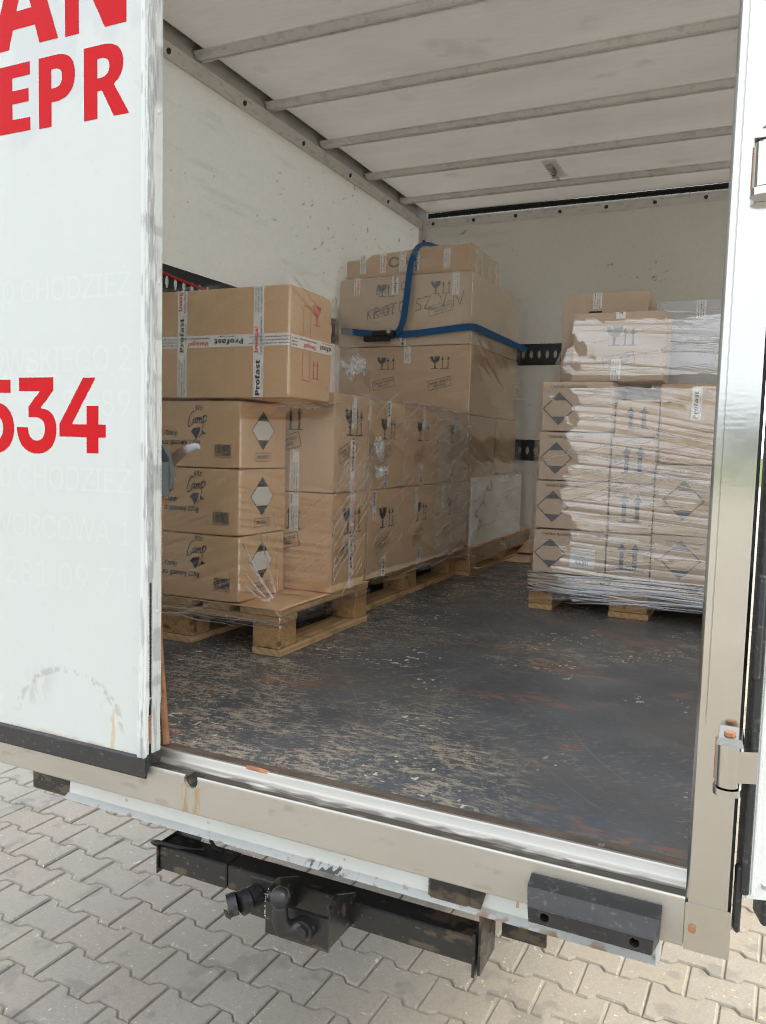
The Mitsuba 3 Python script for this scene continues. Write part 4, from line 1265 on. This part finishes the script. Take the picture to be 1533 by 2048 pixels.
# ---------------------------------------------------------------- stretch film
def ring(rects, n=200, off=.006):
    pts = unary_union([sbox(*r) for r in rects]).convex_hull.buffer(off, quad_segs=3)
    line = pts.exterior
    c = pts.centroid
    # start at the corner nearest the door and the lane, so that rows of points line up
    xy = np.array(line.coords)
    s0 = line.project(type(c)(xy[np.argmax(xy[:, 0] - xy[:, 1])]))
    s = (s0 + np.linspace(0, 1, n, endpoint=False) * line.length) % line.length
    q = np.array([line.interpolate(t).coords[0] for t in s])
    return q


def film(levels, label, m, seed, amp=.004, dz=.016, n=260, skip=None):
    """levels: (z, rectangles). A closed band of film drawn over them."""
    zs = np.array([z for z, _ in levels])
    R = np.array([ring(r, n) for _, r in levels])
    if np.cross(R[0, 1] - R[0, 0], R[0, 2] - R[0, 1]) < -1e9:
        R = R[:, ::-1]
    zz = np.arange(zs[0], zs[-1] + 1e-6, dz)
    rows = []
    for z in zz:
        i = min(max(np.searchsorted(zs, z) - 1, 0), len(zs) - 2)
        t = np.clip((z - zs[i]) / (zs[i + 1] - zs[i]), 0, 1); t = t * t * (3 - 2 * t)
        rows.append(np.c_[R[i] * (1 - t) + R[i + 1] * t, np.full(n, z)])
    V = np.array(rows)
    tan = np.roll(V, -1, 1) - np.roll(V, 1, 1)
    nor = np.cross(tan, [0, 0, 1.0]); nor /= np.linalg.norm(nor, axis=2, keepdims=True) + 1e-9
    p = V.reshape(-1, 3)
    hh = p[:, 0] * .83 - p[:, 1] * .9
    w = meshkit.fbm(np.c_[hh * 9, p[:, 2] * 17 + 4 * meshkit.noise(np.c_[hh * 2, p[:, 2] * 2, hh * 0], seed), hh * 0 + seed], 3, seed)
    V = V + nor * (amp * (w.reshape(len(zz), n) * 1.6 - .35))[..., None]
    # ragged upper and lower edge
    e = (meshkit.fbm(np.c_[hh[:n] * 7, hh[:n] * 0, hh[:n] * 0 + seed], 3, seed + 1) - .5) * .03
    V[-1, :, 2] += e; V[0, :, 2] += e[::-1] * .6
    idx = np.arange(V.shape[0] * n).reshape(V.shape[0], n)
    nx = np.roll(idx, -1, 1)
    q = np.stack([idx[:-1], nx[:-1], nx[1:], idx[1:]], -1).reshape(-1, 4)
    if skip is not None:
        c = V.reshape(-1, 3)[q].mean(1)
        q = q[~skip(c)]
    mesh = trimesh.Trimesh(V.reshape(-1, 3), np.vstack([q[:, [0, 1, 2]], q[:, [0, 2, 3]]]), process=False)
    mesh.remove_unreferenced_vertices()
    key = thing('stretch_film', label, 'stretch film', 'stretch film round the stacks')
    obj('wrap', mesh, m, key, smooth=True)
    return key


def ribbon(path, wdir, w, th=.0022):
    path, wd = np.array(path, float), np.array(wdir, float)
    if wd.ndim == 1:
        wd = np.repeat(wd[None], len(path), 0)
    t = np.gradient(path, axis=0); nn = np.cross(t, wd); nn /= np.linalg.norm(nn, axis=1, keepdims=True)
    V = np.concatenate([path + wd * w / 2 + nn * th, path - wd * w / 2 + nn * th, path - wd * w / 2, path + wd * w / 2])
    n = len(path); F = []
    for i in range(n - 1):
        for a, b in ((0, 1), (1, 2), (2, 3), (3, 0)):
            F += [(a * n + i, b * n + i, b * n + i + 1), (a * n + i, b * n + i + 1, a * n + i + 1)]
    m = trimesh.Trimesh(V, F, process=False); m.fix_normals()
    return m


def fold_strips(key, spots, place, m='film_fold', seed=1, part='fold'):
    """Narrow gathered strips of the film. spots: (count, u0, u1, v0, v1, length range, width range, slope); place maps (u, v, lift) to the world."""
    r = np.random.default_rng(seed)
    V, F, at_ = [], [], 0
    for n, u0, u1, v0, v1, (l0, l1), (w0, w1), sl in spots:
        for _ in range(n):
            u, v, L, w = r.uniform(u0, u1), r.uniform(v0, v1), r.uniform(l0, l1), r.uniform(w0, w1)
            k = sl + r.normal(0, .05)
            s = np.linspace(-.5, .5, 9)
            uu = np.clip(u + s * L, u0 - .02, u1 + .02)
            vv = v + k * s * L + .004 * np.sin(s * r.uniform(2, 9) + r.uniform(0, 6))
            prof = w * (1 - (2 * s) ** 2) + .0004
            lift = .010 + r.uniform(0, .004)
            for a, dl in ((.5, 0), (0, .0022 + .3 * w * .5), (-.5, 0)):
                V.append(place(uu, vv + a * prof, lift + dl * np.ones(9)))
            for a in (0, 1):
                for i in range(8):
                    q = at_ + a * 9 + i
                    F += [(q, q + 1, q + 10), (q, q + 10, q + 9)]
            at_ += 27
    return obj(part, trimesh.Trimesh(np.vstack(V), F, process=False), m, key, smooth=True, kind='stuff')


def bunch(key, c, size, seed, m='film_bunch', n=26, part='bunched_film'):
    """A crumpled flap of film about c."""
    g = np.linspace(-1, 1, n)
    A, B = np.meshgrid(g, g, indexing='ij')
    P = np.stack([A, B, 0 * A], -1).reshape(-1, 3)
    r2 = np.clip(1.25 - (P[:, 0] ** 2 + P[:, 1] ** 2), .25, 1)
    f = lambda s, k: np.stack([meshkit.fbm(P * k + s + 7 * j, 3, seed + j) - .5 for j in range(3)], -1)
    P = P * r2[:, None] + 1.1 * f(1.3, 1.6) + .55 * f(5.1, 4.5)
    P = P * np.array(size) / 2 + np.array(c)
    idx = np.arange(n * n).reshape(n, n)
    q = np.stack([idx[:-1, :-1], idx[1:, :-1], idx[1:, 1:], idx[:-1, 1:]], -1).reshape(-1, 4)
    return obj(part, trimesh.Trimesh(P, np.vstack([q[:, [0, 1, 2]], q[:, [0, 2, 3]]]), process=False), m, key)


P1 = (-2.01, .724, -1.204, 1.33)
camp, nie, prof = (-1.99, .718, -1.352, .99), (-1.99, 1.0, -1.194, 1.275), (-1.80, .696, -1.172, .962)
f1 = film([(.085, [P1]), (.118, [P1]), (.150, [(-2.0, .726, -1.22, 1.3)]), (.19, [camp, nie]), (.72, [camp, nie]), (.775, [camp, nie, prof]), (.80, [prof, nie]), (.90, [prof, nie]), (1.06, [prof, (-1.8, 1.0, -1.24, 1.2)]), (1.112, [prof, (-1.8, 1.0, -1.3, 1.1)])],
          'clear creased stretch film round the gas cartridge cartons on the front left pallet', 'film_clear', 5)
s2 = (-2.02, 1.333, fx + .001, 2.44)
f2 = film([(.10, [(-2.08, 1.34, -1.283, 2.49)]), (.145, [(-2.05, 1.34, -1.24, 2.46)]), (.18, [s2]), (.80, [s2]), (.835, [(-2.0, 1.36, fx - .03, 2.4)])], 'clear stretch film with slanting folds round the second left stack', 'film_clear', 8)
t3 = (tx0 - .02, ty0 - .006, tx1 + .004, ty1 + .1)
f3 = film([(.06, [(-2.0, 2.512, -1.215, 3.6)]), (.145, [(-2.0, 2.51, -1.222, 3.56)]), (.20, [t3, (-1.9, 3.0, -1.232, 3.5)]), (.75, [t3]), (1.10, [(tx0 - .02, ty0 - .008, tx1 + .004, ty1)]), (1.50, [(tx0 - .02, ty0 - .010, tx1 + .002, ty1 + .02)]), (1.54, [(tx0 + .0, ty0 - .004, tx1 - .004, ty0 + .56)]), (1.66, [(tx0 + .01, ty0 + .0, tx1 - .014, ty0 + .51)])],
          'cloudy stretch film round the tall strapped stack', 'film_clear', 11)
rp_ = (-.748, 1.884, .033, 3.0)
f4 = film([(.048, [(-.756, 1.882, .037, 3.04)]), (.12, [(-.750, 1.882, .036, 3.03)]), (.17, [rp_]), (.70, [rp_]), (.90, [(-.735, 1.887, .033, 2.98)]), (.93, [(-.70, 1.935, .03, 2.6)]), (1.16, [(-.64, 1.94, .028, 2.58)])],
          'milky horizontally drawn stretch film round the right pallet stack', 'film_heavy', 14, amp=.004)

on_rear = lambda y: (lambda u, v, l: np.c_[u, y - l, v])
on_side = lambda x: (lambda u, v, l: np.c_[x + l, u, v])
# milky streaks of the right stack: dense over the arrow-marked column, thin over the left one
fold_strips(f4, [(40, -.46, -.29, .17, .72, (.08, .24), (.001, .007), .04), (26, -.28, -.02, .16, .74, (.12, .40), (.001, .004), .10), (12, -.60, -.02, .50, .72, (.3, .6), (.002, .008), -.20), (5, -.72, -.30, .50, .62, (.35, .6), (.003, .009), .30), (6, -.735, -.50, .17, .60, (.06, .2), (.001, .002), .03),
                 (44, -.735, .0, .055, .15, (.25, .7), (.002, .012), -.01), (9, -.60, -.46, .74, .89, (.06, .15), (.002, .006), .0)], on_rear(1.884), seed=3)
fold_strips(f4, [(20, -.275, .0, .93, 1.19, (.1, .3), (.002, .008), .0), (5, -.62, -.29, .94, 1.14, (.2, .34), (.0015, .004), .10)], on_rear(1.938), seed=4)
fold_strips(f4, [(16, -.26, -.0, .93, 1.22, (.1, .25), (.003, .010), .02)], on_rear(2.207), seed=6)
fold_strips(f2, [(60, 1.40, 2.42, .20, .80, (.06, .24), (.0008, .0035), .42), (60, 1.98, 2.43, .17, .78, (.08, .30), (.001, .006), .22), (20, 1.40, 2.4, .12, .17, (.15, .4), (.001, .004), .02)], on_side(fx), seed=7)
fold_strips(f1, [(40, 1.03, 1.26, .17, .60, (.05, .18), (.0008, .003), .75), (14, 1.03, 1.26, .55, .80, (.05, .12), (.0008, .002), .3)], on_side(-1.193), seed=8)
fold_strips(f1, [(9, -1.33, -1.20, .20, .50, (.05, .2), (.0006, .002), .95)], on_rear(1.015), seed=9)
fold_strips(f1, [(10, -1.98, -1.21, .085, .12, (.2, .5), (.001, .005), .0)], on_rear(.724), seed=10)
fold_strips(f3, [(24, 2.55, 3.4, .12, .50, (.1, .4), (.001, .005), .12), (16, 2.55, 3.4, .5, 1.1, (.1, .3), (.001, .004), -.15)], on_side(tx1 + .006), seed=12)
bunch(f1, (-1.165, 1.09, .90), (.09, .22, .26), 3, n=40)
bunch(f1, (-1.185, 1.33, .64), (.07, .13, .26), 6, n=32)
bunch(f1, (-1.19, 1.36, .54), (.06, .10, .18), 9, n=30)
bunch(f1, (-1.25, .985, .765), (.22, .10, .07), 12, n=34)
bunch(f3, (-1.195, 2.55, .040), (.07, .06, .045), 15)
bunch(f4, (-.745, 1.878, .135), (.035, .03, .03), 18)
bunch(f2, (-1.225, 1.85, .815), (.06, .80, .045), 21, n=40)
# the taut fan of film at the foot of the lowest cartridge carton
fan = []
for a, b, w in (((-1.350, .735, .335), (-1.268, .780, .172), .006), ((-1.347, .745, .300), (-1.268, .785, .168), .004), ((-1.330, .80, .365), (-1.270, .80, .18), .007), ((-1.345, .735, .255), (-1.272, .775, .160), .004), ((-1.31, .86, .345), (-1.268, .81, .170), .003), ((-1.345, .735, .215), (-1.275, .775, .155), .004), ((-1.34, .84, .44), (-1.315, .82, .33), .003), ((-1.335, .88, .43), (-1.31, .86, .37), .003)):
    a, b = np.array(a), np.array(b); s = np.linspace(0, 1, 12)[:, None]
    p_ = a + (b - a) * s + np.array([.004, -.004, -.01]) * np.sin(s * 3.1)
    fan.append(ribbon(p_, (.55, .25, .8), w, .0006))
obj('fold', cat(*fan), 'film_fold', f1, smooth=True)

# ---------------------------------------------------------------- blue ratchet strap, loose things
st = thing('ratchet_strap', 'blue ratchet strap drawn round the tall stack and up over its top carton', 'strap')
yf = ty0 - .022
obj('webbing', ribbon(spline([(-2.005, yf + .05, 1.242), (-1.93, yf, 1.232), (-1.76, yf - .006, 1.213), (-1.60, yf - .004, 1.207), (-1.45, yf - .002, 1.216), (-1.262, yf, 1.232)], 40), (0, 0, 1), .034), 'webbing_blue', st, smooth=30)
obj('webbing', ribbon(spline([(-1.262, yf, 1.232), (-1.25, yf + .001, 1.232), (tx1 + .012, yf + .014, 1.232), (tx1 + .017, yf + .04, 1.232), (tx1 + .017, yf + .12, 1.233)] + [(tx1 + .017 - .001 * i, yf + .12 + .1 * i, 1.233 + .0005 * i) for i in range(1, 10)], 70), (0, 0, 1), .034), 'webbing_blue', st, smooth=30)
pth = spline([(-1.665, yf - .012, 1.198), (-1.615, yf - .018, 1.235), (-1.592, yf - .020, 1.32), (-1.580, yf - .016, 1.44), (-1.572, yf + .0, 1.56), (-1.555, yf + .045, 1.648), (-1.50, yf + .20, 1.668), (-1.44, yf + .5, 1.672)], 50)
wdv = np.gradient(pth, axis=0); wdv = np.cross(wdv, [0, -1.0, .25]); wdv /= np.linalg.norm(wdv, axis=1, keepdims=True)
obj('webbing', ribbon(pth, wdv, .034), 'webbing_blue', st, smooth=30)
rt = obj('ratchet', cat(bx(-1.815, -1.665, yf - .035, yf - .012, 1.172, 1.206, .006), bx(-1.760, -1.640, yf - .045, yf - .010, 1.196, 1.226, .005), cyl((-1.655, yf - .05, 1.208), (-1.655, yf - .008, 1.208), .017, 20)), 'black_plastic', st, smooth=30)
obj('spindle', cyl((-1.662, yf - .056, 1.217), (-1.662, yf - .050, 1.217), .011, 16), 'zinc', rt)
tg = thing('cord', 'thin red cord running along the slotted rail on the left wall', 'cord')
obj('line', tube(spline([(XL + .018, 1.0, 1.285), (XL + .02, 1.25, 1.262), (XL + .022, 1.5, 1.245), (XL + .02, 1.8, 1.225)], 30), .006), 'cord_red', tg)

# cardboard scraps by the front wall
k = thing('cardboard_sheet', 'flattened cardboard lying on the floor by the far wall between the stacks', 'cardboard sheet')
sh = round_box(np.array([.42, .22, .002]), .0015, .05); v = np.array(sh.vertices); v[:, 2] += .010 * meshkit.fbm(np.c_[v[:, :2] * 5, v[:, 2] * 0], 2, 4); sh.vertices = v + np.array([-.86, 3.34, .003])
obj('sheet', sh, 'kraft_brown', k, smooth=30)
k = thing('cardboard_sheet', 'folded cardboard piece leaning on the far end of the corner pallet', 'cardboard sheet')
sh = round_box(np.array([.20, .12, .0025]), .002, .05); sh.apply_transform(trimesh.transformations.rotation_matrix(.22, [1, 0, 0])); sh.apply_translation((-1.02, 3.52, .052))
obj('sheet', sh, 'kraft_brown', k, smooth=30)
